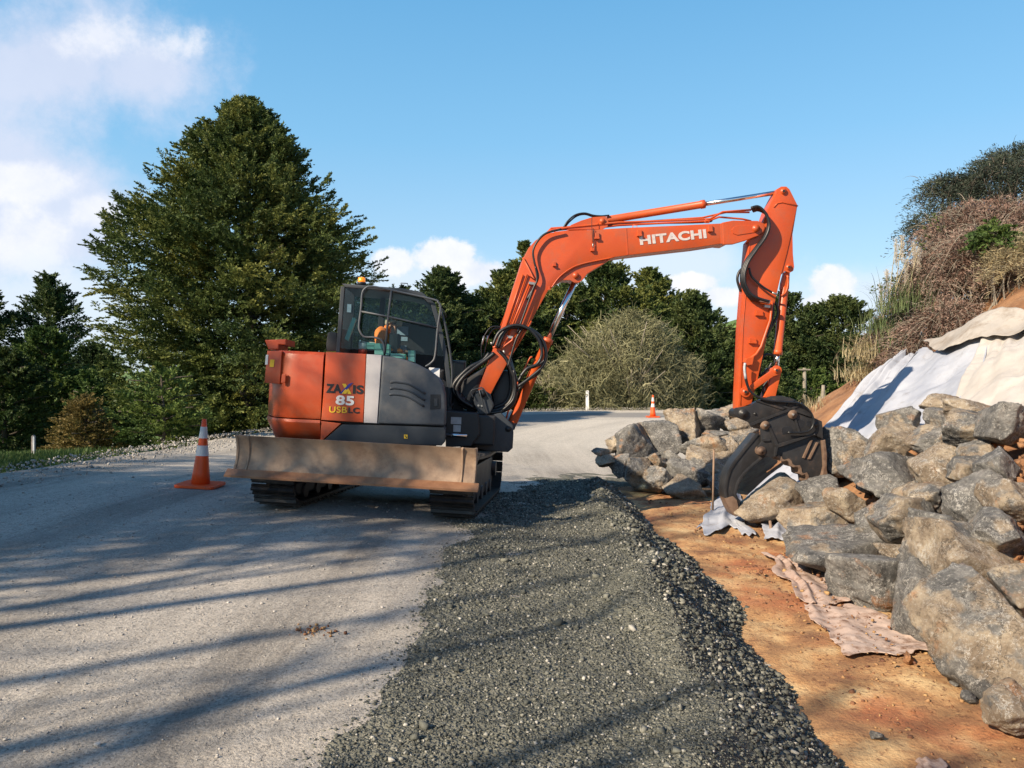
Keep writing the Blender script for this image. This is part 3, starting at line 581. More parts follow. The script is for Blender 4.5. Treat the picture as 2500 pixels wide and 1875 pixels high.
def drape(name, pxs, hf, m, label, cat, folds, amp, nu=90, nv=120, off=.05, onhill=True, edge=.05, dirv=None, group=None, seed=0, freq=None):
    """patch with four photo corners (along top left->right, bottom left->right), laid on a surface; folds run from top to bottom"""
    if onhill: C = [hillpt(*p) for p in pxs]
    else:
        C = []
        for x, y in pxs:
            u, v = (x-CX)/F, (y-HY)/F; Y = 6.
            for _ in range(25): Y = (CAMZ-float(hf(np.array([[u*Y]]), np.array([[Y]]))[0, 0]))/v
            C.append(np.array([u*Y, Y]))
    tl, tr, bl, br = C; s, t = np.meshgrid(np.linspace(0, 1, nu), np.linspace(0, 1, nv), indexing='ij')
    ew = edge*n2d(s*0+1, t, 4, seed+1, 3)*(1-s)**2+edge*n2d(s*0+4, t, 4, seed+2, 3)*s*s; et = edge*n2d(s, t*0+2, 4, seed+3, 3)*np.abs(1-2*t)
    s2 = s+ew; t2 = t+et
    XY = (tl[None, None]*((1-s2)*(1-t2))[..., None]+tr*(s2*(1-t2))[..., None]+bl*((1-s2)*t2)[..., None]+br*(s2*t2)[..., None]); X, Y = XY[..., 0], XY[..., 1]
    w = n2d(s, t*.6, 1.7, seed+5, 1); f = np.abs(np.sin((s*folds+w*1.0)*math.pi))**1.6; f = f*(.3+.7*sstep(n2d(s*1.3, t*.5, 3, seed+6, 1), -.5, .5))
    Z = hf(X, Y)+off+amp*f+.3*amp*n2d(s*3, t*1.5, 1, seed+8, 2)+.006*np.abs(n2d(X, Y, 5, seed+9, 2)); 
    o = npmesh(name, np.stack([X.ravel(), Y.ravel(), Z.ravel()], 1), gridq(nu, nv), m, smooth=True)
    so = o.modifiers.new('thickness', 'SOLIDIFY'); so.thickness = .006; so.offset = 1
    tag(o, label, cat, group); return o
drape('geotextile_sheet', [(2188, 898), (2243, 884), (1800, 1262), (1985, 1260)], hill_h, M['cloth_white'], 'clean bluish white cloth sheet at the left end of the slope behind the grapple', 'cloth sheet', 3, .12, off=.12, seed=3, edge=.03)
drape('geotextile_sheet', [(2240, 888), (2420, 845), (1985, 1200), (2330, 1200)], hill_h, M['cloth_white'], 'grey stained white cloth sheet down the middle of the slope', 'cloth sheet', 3, .07, off=.15, seed=9, edge=.03)
drape('geotextile_sheet', [(2400, 856), (2560, 815), (2290, 1100), (2560, 1130)], hill_h, M['cloth_cream'], 'bright cream cloth sheet at the upper right of the slope', 'cloth sheet', 2, .07, off=.20, seed=15, edge=.02)
drape('geotextile_sheet', [(2255, 884), (2560, 812), (2300, 912), (2560, 842)], hill_h, M['cloth_grey'], 'rolled dirty edge of cloth along the top of the slope', 'cloth sheet', 2, .04, nu=90, nv=24, off=.31, seed=22, edge=.05)
drape('cloth_strip', [(1862, 1362), (1992, 1368), (1945, 1480), (2085, 1480)], clay_h, M['cloth_pink'], 'mud stained pinkish cloth spread on the clay beside the streaked boulder', 'cloth strip', 2, .035, onhill=False, off=.02, seed=31, edge=.12)
drape('cloth_strip', [(1965, 1485), (2118, 1492), (2050, 1618), (2330, 1608)], clay_h, M['cloth_pink'], 'mud stained cloth with clods on it, nearer the camera beside the slate boulder', 'cloth strip', 2, .03, onhill=False, off=.02, seed=37, edge=.10)
drape('cloth_strip', [(1742, 1218), (1812, 1210), (1705, 1296), (1828, 1310)], clay_h, M['cloth_white'], 'crumpled white cloth end under the tip of the left claw', 'cloth strip', 2, .07, onhill=False, off=.02, seed=41, edge=.16, nu=60, nv=60)
drape('cloth_strip', [(1862, 1262), (1945, 1262), (1868, 1325), (1950, 1325)], clay_h, M['cloth_white'], 'white cloth folded on the trench floor below the held boulder', 'cloth strip', 1, .06, onhill=False, off=.03, seed=43, edge=.10, nu=60, nv=60)
drape('cloth_strip', [(2240, 1860), (2300, 1862), (2230, 1900), (2320, 1900)], clay_h, M['cloth_pink'], 'scrap of greyish cloth half buried at the bottom edge of the picture', 'cloth strip', 2, .01, onhill=False, off=.012, seed=47, edge=.1, nu=30, nv=30)
q = rng.random((260, 2))*[.75, 2.6]+[2.15, 5.0]; u_ = (q[:, 0]-(2.15+(q[:, 1]-5)*-.02)); stones('cloth_clods', np.stack([q[:, 0]+.1, q[:, 1], clay_h(q[:, 0], q[:, 1])+.045], 1), .005+.018*rng.random(260)**3, M['clods'], 'crumbs of clay lying on the stained cloths')
# ------------------------------------------------------------ cones, posts, pole
def cone(base, H, lean, label, group):
    t = empty('traffic_cone', base, label, 'traffic cone', group); up = (Vector(lean)).normalized(); B = Vector(base); k = H/.9
    def rr(z): return (.026+(.122-.026)*(1-z/.86)**1.05)*k
    def band(name, z0, z1, m, grow=0., cap=False):
        bm = bmesh.new(); zs = [z0+(z1-z0)*i/6 for i in range(7)]; tube(bm, [B+up*z*k for z in zs], [rr(z)+grow for z in zs], 28, cap); return obj(name, bm, m, t)
    band('cone_body', .05, .86, M['cone'], 0, True)
    band('reflective_band', .40, .53, M['sheeting'], .003); band('reflective_band', .62, .765, M['sheeting'], .003)
    bm = bmesh.new(); q = up.to_track_quat('Z', 'Y'); n = 8; pts = []
    for cx_, cy_ in ((1, 1), (-1, 1), (-1, -1), (1, -1)):
        for j in range(4):
            a = math.atan2(cy_, cx_)-math.pi/4+math.pi/2*j/3; pts.append(B+q @ Vector((cx_*.195*k+.05*k*math.cos(a), cy_*.195*k+.05*k*math.sin(a), .012)))
    slab(bm, pts, up*.036*k, .008); obj('cone_base', bm, M['cone'], t)
    for a in range(4):
        bm = bmesh.new(); p = B+q @ Vector((.15*k*math.cos(a*1.57+.6), .15*k*math.sin(a*1.57+.6), 0)); tube(bm, [p-up*.004, p+up*.016], .05*k, 10); obj('foot', bm, M['cone'], t)
    return t
def rz(x, y): return float(road_h(np.array([[x]]), np.array([[y]]))[0, 0])
def ongrade(x, y, hf=road_h):
    u, v = (x-CX)/F, (y-HY)/F; Y = 15.
    for _ in range(40): Y = .5*Y+.5*(CAMZ-float(hf(np.array([[u*Y]]), np.array([[Y]]))[0, 0]))/v
    return Vector((u*Y, Y, CAMZ-v*Y))
g = 'traffic cones along the road'
cb = ongrade(489, 1189); cone(cb, 174*cb.y/F, (.06, 0, 1), 'orange traffic cone with two white bands standing left of the blade', g)
cb = ongrade(1594, 1019); cone(cb, 57*cb.y/F, (0, 0, 1), 'distant traffic cone on the far bend above the boulder heap', g)
cb = ongrade(1119, 1003); cone(cb, 44*cb.y/F, (0, 0, 1), 'distant traffic cone partly hidden behind the excavator hoses', g)
def post(x, ytop, ybot, Y, w, m, label, m2=None, name='marker_post'):
    a = px(x, ybot, Y); h = (ybot-ytop)*Y/F; t = empty(name, a, label, 'marker post')
    bm = bmesh.new(); slab(bm, [a+Vector((-w/2, 0, -.3)), a+Vector((w/2, 0, -.3)), a+Vector((w/2, 0, h-.02)), a+Vector((0, 0, h)), a+Vector((-w/2, 0, h-.02))], Vector((0, w*.7, 0)), .004); obj('post_body', bm, m, t)
    if m2:
        bm = bmesh.new(); slab(bm, [a+Vector((w*.05, -.006, h*.1)), a+Vector((w/2, -.006, h*.1)), a+Vector((w/2, -.006, h*.95)), a+Vector((w*.05, -.006, h*.95))], Vector((0, .004, 0))); obj('face_strip', bm, m2, t)
    return t
post(80, 1062, 1140, 11.9, .05, M['wood'], 'weathered timber marker post with pale blue face on the grass verge', M['palepost'])
post(1434, 953, 1001, 36.2, .14, M['white'], 'slim white edge marker post on the far bend behind the boom')
# utility pole
t = empty('utility_pole', px(1964, 985, 43), 'grey wooden power pole with a crossarm by the far trees', 'power pole')
bm = bmesh.new(); tube(bm, [px(1964, 1010, 43), px(1964, 898, 43)], [.12, .09], 10); obj('pole_shaft', bm, M['palebark'], t)
bm = bmesh.new(); a = px(1949, 904, 42.85); slab(bm, [a, a+Vector((.68, 0, 0)), a+Vector((.68, 0, .08)), a+Vector((0, 0, .08))], Vector((0, .1, 0))); obj('crossarm', bm, M['palebark'], t)
for i, (x, y0, y1, lb) in enumerate([(2008, 940, 995, 'pale fence post beside the foot of the hill, taller one'), (2000, 968, 1000, 'short pale fence post beside the foot of the hill, left of the taller one')]):
    bm = bmesh.new(); tube(bm, [px(x, y1+12, 27), px(x+2, y0, 27)], [.07, .06], 8); o = obj('fence_post', bm, M['palebark']); centre_origin(o); tag(o, lb, 'fence post')
bm = bmesh.new(); a = px(1740, 1232, 10.6); tube(bm, [a+Vector((0, 0, -.12)), px(1743, 1098, 10.6)], .014, 8); tube(bm, [px(1743, 1098, 10.6), px(1743, 1096, 10.6)], .018, 8)
o = obj('stake', bm, M['stake']); centre_origin(o); tag(o, 'thin rusty steel stake standing in the trench before the tan boulder', 'stake')
bm = bmesh.new(); tube(bm, [px(1884, 1308, 9.25), px(1880, 1272, 9.35)], .018, 8); o = obj('stake', bm, M['stake']); centre_origin(o); tag(o, 'short grey peg sticking out of white cloth below the held boulder', 'stake')
# ------------------------------------------------------------ vegetation
def unit(v): return v/np.maximum(np.linalg.norm(v, axis=-1, keepdims=True), 1e-9)
def sprays(P, D, L, m, lw, ll, r, spread=.16, droop=.0, flat=.35, taper=True):
    """leaf-sized diamonds along n twigs starting at P, running along D for L (m leaves each)"""
    n = len(P); t = (np.arange(m)+.5)/m; t = np.clip(t[None]+r.uniform(-.5, .5, (n, m))/m, 0, 1)
    q = r.normal(0, 1, (n, m, 3)); q[..., 2] *= flat; env = (1-t*.75)[..., None] if taper else 1.
    C = P[:, None]+D[:, None]*(L[:, None]*t)[..., None]+q*spread*env*L[:, None, None]; C[..., 2] -= droop*(t**2)*L[:, None]
    dd = unit(D[:, None]*.8+q*.55+r.normal(0, .25, (n, m, 3))); nn = unit(np.cross(dd, r.normal(0, 1, (n, m, 3))))
    a = ll*r.uniform(.6, 1.3, (n, m, 1)); b = lw*r.uniform(.6, 1.3, (n, m, 1))
    V = np.stack([C-dd*a*.5, C+nn*b*.5, C+dd*a*.5, C-nn*b*.5], 2).reshape(-1, 3); return V, np.arange(len(V)).reshape(-1, 4)
def join(parts):
    Vs, Qs, k = [], [], 0
    for V, Q in parts: Vs.append(V); Qs.append(Q+k); k += len(V)
    return np.concatenate(Vs), np.concatenate(Qs)
def env_cone(h, kind):
    if kind == 'totara': return np.interp(h, [0, .06, .2, .38, .5, .6, .7, .8, .88, .95, 1.], [.66, .80, .95, 1., .98, .90, .76, .52, .35, .18, .03])
    if kind == 'spire': return np.interp(h, [0, .1, .4, .7, .9, 1.], [.7, .95, .9, .6, .28, .04])
    return np.interp(h, [0, .1, .35, .6, .8, .93, 1.], [.6, .88, 1., .95, .75, .45, .10])
def tree(name, label, cat, base, H, RX, kind, m, n, mleaf, r, leaf=(.045, .11), L0=.9, lump=.28, group=None, z0=.0, lift=.25, lean=0., bark='bark', lseed=0, dropout=.25, ry=1., tw=.035, spread=.16, nsc=1.4):
    B = Vector(base); t_ = empty(name, B, label, cat, group); rr = np.random.default_rng(r)
    nb = max(40, n//16); bh = rr.random(nb)**.85; bth = rr.uniform(0, 2*math.pi, nb); be = env_cone(bh, kind)
    bz = fbm(np.stack([np.cos(bth)*nsc, np.sin(bth)*nsc, bh*nsc*H/RX*.9], 1)+lseed, r, 3, .6)
    br = be*np.minimum(1+lump*.55*bz+rr.normal(0, .10, nb), 1.10); bi = rr.integers(0, nb, n); q = rr.random(n)**.65
    sg = .33*L0**.5*(1.1-.5*q); h = np.clip(bh[bi]+rr.normal(0, .42, n)*sg/H-.03*(1-q), 0.01, .985); rad = br[bi]*(.30+.70*q)
    th = bth[bi]+rr.normal(0, 1, n)*sg/np.maximum(rad*RX, .5)
    inner = rr.random(n) < .30; th = np.where(inner, rr.uniform(0, 6.283, n), th); h = np.where(inner, rr.random(n)*.9, h); rad = np.where(inner, env_cone(h, kind)*rr.uniform(.25, .7, n), rad)
    P = np.stack([B.x+np.cos(th)*rad*RX+lean*h*H, B.y+np.sin(th)*rad*RX*ry, B.z+z0+h*(H-z0)], 1)
    out = np.stack([np.cos(th), np.sin(th), lift+.25+1.1*h**2.5+rr.normal(0, .25, n)], 1)+rr.normal(0, .33, (n, 3)); D = unit(out)
    Ls = L0*rr.uniform(.35, .85, n)*(1-.4*h); P = P-D*Ls[:, None]*.5
    V, Q = sprays(P, D, Ls, mleaf, leaf[0], leaf[1], rr, droop=.12, spread=spread); npmesh('crown', V, Q, M[m], t_)
    bm = bmesh.new(); tube(bm, [B+Vector((0, 0, -.6)), B+Vector((.05*RX, 0, H*.3)), B+Vector((lean*H*.7, 0, H*.7)), B+Vector((lean*H, 0, H*.95))], [tw*H*.6, .01*H], 8, sm=3)
    for i in range(16):
        hh = .08+.75*i/16; a = i*2.4+r; p0 = B+Vector((lean*hh*H, 0, hh*H)); q = env_cone(np.array([hh]), kind)[0]*RX*.8
        tube(bm, [p0, p0+Vector((math.cos(a)*q*.5, math.sin(a)*q*.5, .06*H)), p0+Vector((math.cos(a)*q, math.sin(a)*q, .08*H))], [.011*H*(1-hh)+.01, .012], 5)
    obj('trunk', bm, M[bark], t_, smooth=True); return t_
def T(name, label, cat, x, yt, yb, w, Y, kind, m, n, ml, r, **k):
    b = px(x, yb, Y); return tree(name, label, cat, b, (yb-yt)*Y/F, w/2*Y/F, kind, m, n, ml, r, **k)
# the big conifer
T('conifer_tree', 'huge broad olive green conifer left of the excavator cab', 'tree', 598, 238, 1085, 650, 24.5, 'totara', 'totara', 11500, 48, 5, leaf=(.044, .115), L0=1.1, lump=.30, lift=.10, z0=.1, dropout=.25, nsc=2.4)
T('broadleaf_bush', 'light green leafy growth at the left foot of the huge conifer', 'bush', 395, 890, 1090, 240, 18.9, 'round', 'midleaf', 420, 34, 8, leaf=(.05, .10), L0=.6, lump=.4)
# left group
T('conifer_tree', 'dark pointed conifer rising behind the left group of trees', 'tree', 120, 668, 1140, 340, 38, 'spire', 'darkleaf', 1500, 40, 11, leaf=(.06, .17), L0=1.6, lump=.3, group='trees at the left edge')
T('conifer_tree', 'dark conifer cut off by the left edge of the picture', 'tree', -40, 700, 1140, 280, 36, 'spire', 'darkleaf', 1000, 36, 12, leaf=(.06, .17), L0=1.6, lump=.3, group='trees at the left edge')
T('broadleaf_tree', 'mid green bushy tree in front of the dark pointed conifer', 'tree', 110, 800, 1160, 230, 27, 'round', 'midleaf', 1300, 40, 13, leaf=(.06, .13), L0=.9, lump=.4, group='trees at the left edge')
T('broadleaf_tree', 'dull green tree at the left edge above the grass verge', 'tree', 5, 850, 1170, 260, 24, 'round', 'darkleaf', 1400, 40, 14, leaf=(.05, .12), L0=.8, lump=.4, group='trees at the left edge')
T('broadleaf_tree', 'dark tree filling the gap behind the bronze shrub', 'tree', 230, 840, 1160, 200, 31, 'round', 'darkleaf', 1400, 36, 15, leaf=(.06, .14), L0=1., lump=.35, group='trees at the left edge')
T('sapling', 'bright green sapling top above the bronze shrub', 'tree', 215, 905, 1120, 100, 20.5, 'round', 'midleaf', 240, 34, 16, leaf=(.05, .10), L0=.5, lump=.5)
T('shrub', 'bronze brown conifer shrub by the road edge at the left', 'shrub', 208, 968, 1150, 190, 18.2, 'spire', 'brownleaf', 460, 40, 17, leaf=(.028, .08), L0=.9, lump=.35, lift=-.05)
# behind the machine and the boom
gB = 'trees beyond the far bend'
for (lb, x, yt, w, Y, kind, mm, n, r) in [
 ('dark pointed conifer right of the cab roof', 1078, 652, 300, 41, 'totara', 'darkleaf', 1900, 21), ('olive conifer rising behind the lower boom', 1235, 660, 320, 43, 'totara', 'totara', 1900, 22),
 ('thin topped conifer showing through the bend of the boom', 1283, 590, 230, 48, 'totara', 'totara', 1300, 23), ('dark conifer close behind the cab window', 960, 700, 330, 38, 'round', 'darkleaf', 1700, 24),
 ('tall olive conifer behind the bare bush under the middle of the boom', 1480, 632, 330, 46, 'totara', 'totara', 2200, 25), ('bushy conifer with ragged top beneath the boom lettering', 1590, 655, 300, 48, 'totara', 'totara', 1900, 26),
 ('olive tree between the lift cylinder and the bare bush', 1385, 690, 260, 45, 'round', 'totara', 1400, 32), ('dark conifer left of the vertical arm', 1690, 712, 250, 44, 'totara', 'darkleaf', 1700, 27),
 ('dark tree standing behind the vertical arm', 1790, 822, 260, 45, 'round', 'darkleaf', 1500, 28), ('dark broad tree behind the lower end of the boom', 1150, 720, 280, 44, 'round', 'darkleaf', 1500, 33),
 ('dark flat topped tree right of the arm cylinder', 1930, 716, 250, 54, 'round', 'darkleaf', 2100, 29), ('dark tree next to the hillside grass tuft', 2045, 722, 220, 53, 'round', 'darkleaf', 2000, 30), ('small dark tree half hidden by the hill edge', 2120, 850, 150, 50, 'round', 'darkleaf', 800, 31)]:
    T('conifer_tree', lb, 'tree', x, yt, 1040, w*1.12, Y, kind, mm, int(n*1.15), 34, r, leaf=(.085, .20), L0=1.5, lump=.42, group=gB, nsc=2.2, dropout=.28)
for i, (x, yt, w, Y, mm, lb) in enumerate([(1150, 860, 230, 38.5, 'darkleaf', 'dark undergrowth behind the lower boom'), (1290, 880, 190, 39, 'darkleaf', 'dark bush left of the bare bush'), (1700, 880, 220, 41, 'darkleaf', 'dark undergrowth left of the foot of the arm'),
            (1850, 890, 260, 43, 'darkleaf', 'dark undergrowth behind the grapple'), (1980, 900, 190, 50, 'midleaf', 'greenish undergrowth near the power pole'), (1010, 870, 200, 37, 'darkleaf', 'dark bush behind the cab foot'), (840, 880, 300, 32, 'darkleaf', 'dark bush hidden behind the engine cover'), (1580, 900, 260, 42, 'darkleaf', 'dark bush hidden behind the bare bush')]):
    T('bush', lb, 'bush', x, yt, 1030, w, Y, 'round', mm, 800, 36, 50+i, leaf=(.08, .16), L0=1.0, lump=.4, group='undergrowth beyond the far bend')
# bare arching bush: long thin twigs
def twigbush(name, label, base, H, RX, n, r, m, thick=.02, seg=5, cat='bush', L=(.9, 2.4), droop=.5, up=.5):
    B = Vector(base); t_ = empty(name, B, label, cat); rr = np.random.default_rng(r)
    h = rr.random(n)**.8; th = rr.uniform(0, 6.283, n); e = env_cone(h, 'round'); c = np.stack([np.cos(th)*1.5, np.sin(th)*1.5, h*3], 1); nz = fbm(c, r, 3)
    rad = e*(1+.6*nz)*(1-rr.random(n)**1.4*.75); LP_ = np.array([(-.48, .55, .62), (.0, .62, 1.), (.22, .6, .90), (.62, .45, .60), (-.2, .6, .86)]); lj = rr.integers(0, 5, n) if RX > 2 else np.full(n, 1)
    P = np.stack([B.x+(LP_[lj, 0]+np.cos(th)*rad*LP_[lj, 1])*RX, B.y+np.sin(th)*rad*RX*.8*LP_[lj, 1]+LP_[lj, 0]*.3*RX, B.z+h*H*LP_[lj, 2]], 1)
    D = unit(np.stack([np.cos(th), np.sin(th)*.8, up+.9*h+rr.normal(0, .35, n)], 1)+rr.normal(0, .5, (n, 3))); Ls = rr.uniform(L[0], L[1], n)*(1-.5*h)
    P = P-D*Ls[:, None]*.7; side = unit(np.cross(D, rr.normal(0, 1, (n, 3)))); bend = rr.normal(0, .38, (n, 3)); tk = .5+1.1*rr.random(n)**3
    V = []
    for k in range(seg+1):
        t = k/seg; C = P+D*(Ls*t)[:, None]+bend*(Ls*t*t)[:, None]; C[:, 2] -= droop*t*t*Ls*rr.uniform(.3, 1., n); C += rr.normal(0, .03, (n, 3))
        w = thick*tk[:, None]*(1-.7*t); V += [C-side*w, C+side*w]
    V = np.stack(V, 1).reshape(-1, 3); i = np.arange(n)[:, None]*(2*(seg+1)); Q = np.concatenate([i+[2*k, 2*k+1, 2*k+3, 2*k+2] for k in range(seg)])
    npmesh('crown', V, Q, m, t_)
    bm = bmesh.new(); 
    for i in range(60):
        a = rr.uniform(0, 6.28); q = rr.uniform(.1, .95)*RX; hh = rr.uniform(.35, .9)*H
        p = [B+Vector((math.cos(a)*.2, math.sin(a)*.2, -.3)), B+Vector((math.cos(a)*q*.35, math.sin(a)*q*.35, hh*.5)), B+Vector((math.cos(a)*q, math.sin(a)*q, hh))]; tube(bm, p, [.07, .015], 5, sm=3)
    obj('stems', bm, M['palebark'], t_, smooth=True); return t_
twigbush('bare_bush', 'big rounded leafless bush with pale lichened twigs beneath the boom', px(1540, 1012, 38.3), (1012-752)*38.3/F, 195*38.3/F, 17000, 61, M['twig'], .024, L=(.5, 1.35), droop=.75)
twigbush('bare_bush', 'thin leafless bush with pale upright twigs between the lower boom and its cylinder', px(1345, 1012, 38), (1012-900)*38/F, 60*38/F, 1500, 62, M['twig'], .012, L=(.5, 1.2))
# ---- plants on the hill
def hz(x, y): return float(hill_h(np.array([[x]]), np.array([[y]]))[0, 0])
def onhill(x, y):
    q = hillpt(x, y); return Vector((q[0], q[1], hz(q[0], q[1])))
def fernbush(name, label, c, rx, ry, rz_, n, r, m, group, leaf=(.02, .06), L0=.5, droop=.5, ml=26, cat='bush'):
    t_ = empty(name, c, label, cat, group); rr = np.random.default_rng(r); u = unit(rr.normal(0, 1, (n, 3))); u[:, 2] = np.abs(u[:, 2])*1.1-.25
    rad = (1+.3*fbm(u*1.8+r, r, 3))*(1-rr.random(n)**1.6*.6); P = np.array(c)+u*rad[:, None]*np.array([rx, ry, rz_])
    D = unit(u+rr.normal(0, .45, (n, 3))+np.array([-.15, -.1, .1])); V1, Q1 = sprays(P, D, L0*rr.uniform(.5, 1.3, n), ml, leaf[0], leaf[1], rr, spread=.13, droop=droop, flat=.5)
    npmesh('foliage', V1, Q1, m, t_)
    k = int(n*(1.8 if 'dead' in name else .8)); ii = rr.integers(0, n, k); S0 = P[ii]+rr.normal(0, .08, (k, 3)); Sd = unit(D[ii]+rr.normal(0, .5, (k, 3))); Sl = L0*rr.uniform(.4, 1.45, k)*(1 if 'dead' in name else .6); sd_ = unit(np.cross(Sd, rr.normal(0, 1, (k, 3))))*.0055; VV = []
    for j in range(5): t = j/4; C = S0+Sd*(Sl*t)[:, None]; C[:, 2] -= .55*t*t*Sl; VV += [C-sd_*(1-.7*t), C+sd_*(1-.7*t)]
    VV = np.stack(VV, 1).reshape(-1, 3); i4 = np.arange(k)[:, None]*10; npmesh('twigs', VV, np.concatenate([i4+[2*j, 2*j+1, 2*j+3, 2*j+2] for j in range(4)]), M['palebark'] if 'dead' in name else M['bark'], t_)
    bm = bmesh.new()
    for i in range(14):
        a = u[i*3 % n]; e = Vector(c)+Vector((a[0]*rx*.95, a[1]*ry*.95, a[2]*rz_)); s0 = Vector(c)+Vector((a[0]*rx*.15, a[1]*ry*.1, -.35*rz_)); tube(bm, [s0, (s0+e)/2+Vector((0, 0, .15*rz_)), e], [.022, .006], 5, sm=3)
    zg = hz(c[0], c[1])-.3
    for i in range(4):
        g0 = Vector((c[0]+rr.normal(0, .12), c[1]+rr.normal(0, .12), zg))
        if c[2]-g0.z > .3: e = Vector(c)+Vector((rr.normal(0, rx*.35), rr.normal(0, ry*.3), rz_*.3)); tube(bm, [g0, (g0+e)/2+Vector((rr.normal(0, .15), 0, 0)), e], [.06, .02] if 'feathery' in name else [.018, .008], 6, sm=3)
    obj('stems', bm, M['palebark'], t_, smooth=True); return t_
gh = 'bushes on the hillside'
def hb(name, lb, x, y, Y, rx, rz_, n, r, m, **k): fernbush(name, lb, px(x, y, Y), rx*Y/F, rx*Y/F*.8, rz_*Y/F, n, r, M[m], gh, **k)
for a in [('dead_bush','dead pinkish brown bush lowest on the slope just above the cloth',2240,868,13.2,50,36,320,71,'deadfern'),
          ('dead_bush','dead brown bush above the rolled cloth edge',2320,785,13.0,85,55,600,72,'deadfern'),
          ('dead_bush','large dead brown bush in the middle of the slope',2308,692,13.6,95,90,900,73,'deadfern'),
          ('dead_bush','dead bush on the slope line beside the pampas plumes',2242,775,13.8,48,56,340,74,'deadfern'),
          ('dead_bush','big pinkish dead bush towards the right edge',2410,650,13.2,110,95,1000,75,'deadfern'),
          ('dead_bush','pale pinkish dead bush below the dark feathery tree',2370,560,14.2,90,62,650,76,'deadfern'),
          ('dead_bush','dead brown bush at the right edge above the bare soil',2490,668,12.8,70,50,420,77,'deadfern'),
          ('dead_bush','ragged dead bush between the sagging lowest one and the reeds',2190,820,13.8,36,36,180,78,'deadfern'),
          ('dead_bush','dead bush just below the dark crown tree at the right edge',2470,560,13.6,80,70,560,80,'deadfern'),
          ('dead_bush','dead bush in the centre of the slope behind the large one',2340,640,14.0,90,70,600,70,'deadfern')]:
    hb(*a, leaf=(.016, .070), L0=.42, droop=.8)
for a in [('feathery_tree','dark blue green feathery tree crowning the hill at the right edge',2440,465,15.,120,88,900,81,'fern'),
          ('feathery_tree','drooping dark green feathery bush standing out against the sky left of the crown tree',2315,470,15.4,55,38,280,82,'fern'),
          ('feathery_tree','sparse dark fern like branches against the sky above the dead bushes',2275,560,15.0,45,50,190,83,'fern'),
          ('feathery_tree','topmost dark feathery bush at the upper right',2480,400,15.6,60,42,300,84,'fern')]:
    hb(*a, leaf=(.016, .07), L0=.5, droop=.8, ml=22)
hb('green_bush', 'small green leafy bush among the dead ones', 2430, 590, 12.4, 40, 40, 120, 85, 'midleaf', leaf=(.04, .07), L0=.3)
hb('green_bush', 'yellowish grassy bush at the right edge of the slope', 2490, 650, 12.2, 50, 60, 200, 86, 'drygrass', leaf=(.010, .12), L0=.5)
def tuft(name, label, c, n, H, w, r, m, spreadr=.25, lean=.8, group=None, plumes=(), cat='grass tuft'):
    t_ = empty(name, c, label, cat, group); rr = np.random.default_rng(r); P = np.array(c)+np.stack([rr.normal(0, spreadr, n), rr.normal(0, spreadr, n), rr.normal(0, .05, n)], 1)
    a = rr.uniform(0, 6.28, n); d = np.stack([np.cos(a), np.sin(a), a*0], 1); h = H*rr.uniform(.4, 1.1, n); l = rr.uniform(.1, lean, n)*h; s = np.stack([-np.sin(a), np.cos(a), a*0], 1); sg = 6; V = []
    for k in range(sg+1):
        t = k/sg; C = P+d*(l*t**1.7)[:, None]; C[:, 2] += h*(t-.45*t**2.6*np.minimum(1, l/h*1.3)); ww = w*(1-t*.85); V += [C-s*ww, C+s*ww]
    V = np.stack(V, 1).reshape(-1, 3); i = np.arange(n)[:, None]*(2*(sg+1)); Q = np.concatenate([i+[2*k, 2*k+1, 2*k+3, 2*k+2] for k in range(sg)]); npmesh('blades', V, Q, m, t_)
    for (ex, ey) in plumes:
        x, y = rr.normal(0, spreadr*.7), rr.normal(0, spreadr*.6); e = px(ex, ey, c[1]+y); bm = bmesh.new(); s0 = Vector(c)+Vector((x, y, 0)); tube(bm, [s0, (s0+e)/2+Vector(((e.x-s0.x)*-.12, 0, 0)), e], [.009, .005], 5, sm=4)
        obj('stalk', bm, M['drygrass'], t_); k = 130; tt = rr.random(k); Pp = np.array(e)+np.stack([rr.normal(0, .012, k), rr.normal(0, .012, k), -.42*tt], 1); Dd = unit(np.stack([rr.normal(0, .35, k), rr.normal(0, .35, k), np.ones(k)], 1))
        V, Q = sprays(Pp, Dd, np.full(k, .08), 4, .006, .05, rr, spread=.10); npmesh('plume', V, Q, M['plume'], t_)
    return t_
gt = 'grass tufts along the hill edge'
tuft('pampas_grass', 'pale pampas plumes on tall stalks against the sky', px(2205, 760, 13.3), 260, .8, .007, 91, M['greengrass'], .22, .9, gt, plumes=[(2188, 590), (2203, 582), (2232, 600), (2242, 608), (2212, 640)])
tuft('pampas_grass', 'green reed clump at the hill edge below the plumes', px(2165, 810, 13.8), 420, .55, .008, 92, M['greengrass'], .22, .9, gt, plumes=[(2166, 664), (2150, 700)])
tuft('dry_grass', 'straw coloured dry grass hanging at the hill edge', px(2135, 875, 13.9), 520, .55, .010, 93, M['drygrass'], .22, 1.2, gt)
tuft('dry_grass', 'lower straw coloured grass clump at the hill edge near the dark trees', px(2115, 925, 14.0), 420, .42, .008, 94, M['drygrass'], .2, 1.2, gt)
tuft('dry_grass', 'olive dry grass clump between the reeds and the lowest dead bush', px(2205, 850, 13.6), 420, .45, .008, 95, M['greengrass'], .22, 1.1, gt)
tuft('dry_grass', 'thin dry weeds at the foot of the hill edge by the fence posts', px(2020, 1000, 14.6), 260, .35, .005, 96, M['drygrass'], .3, 1., gt)
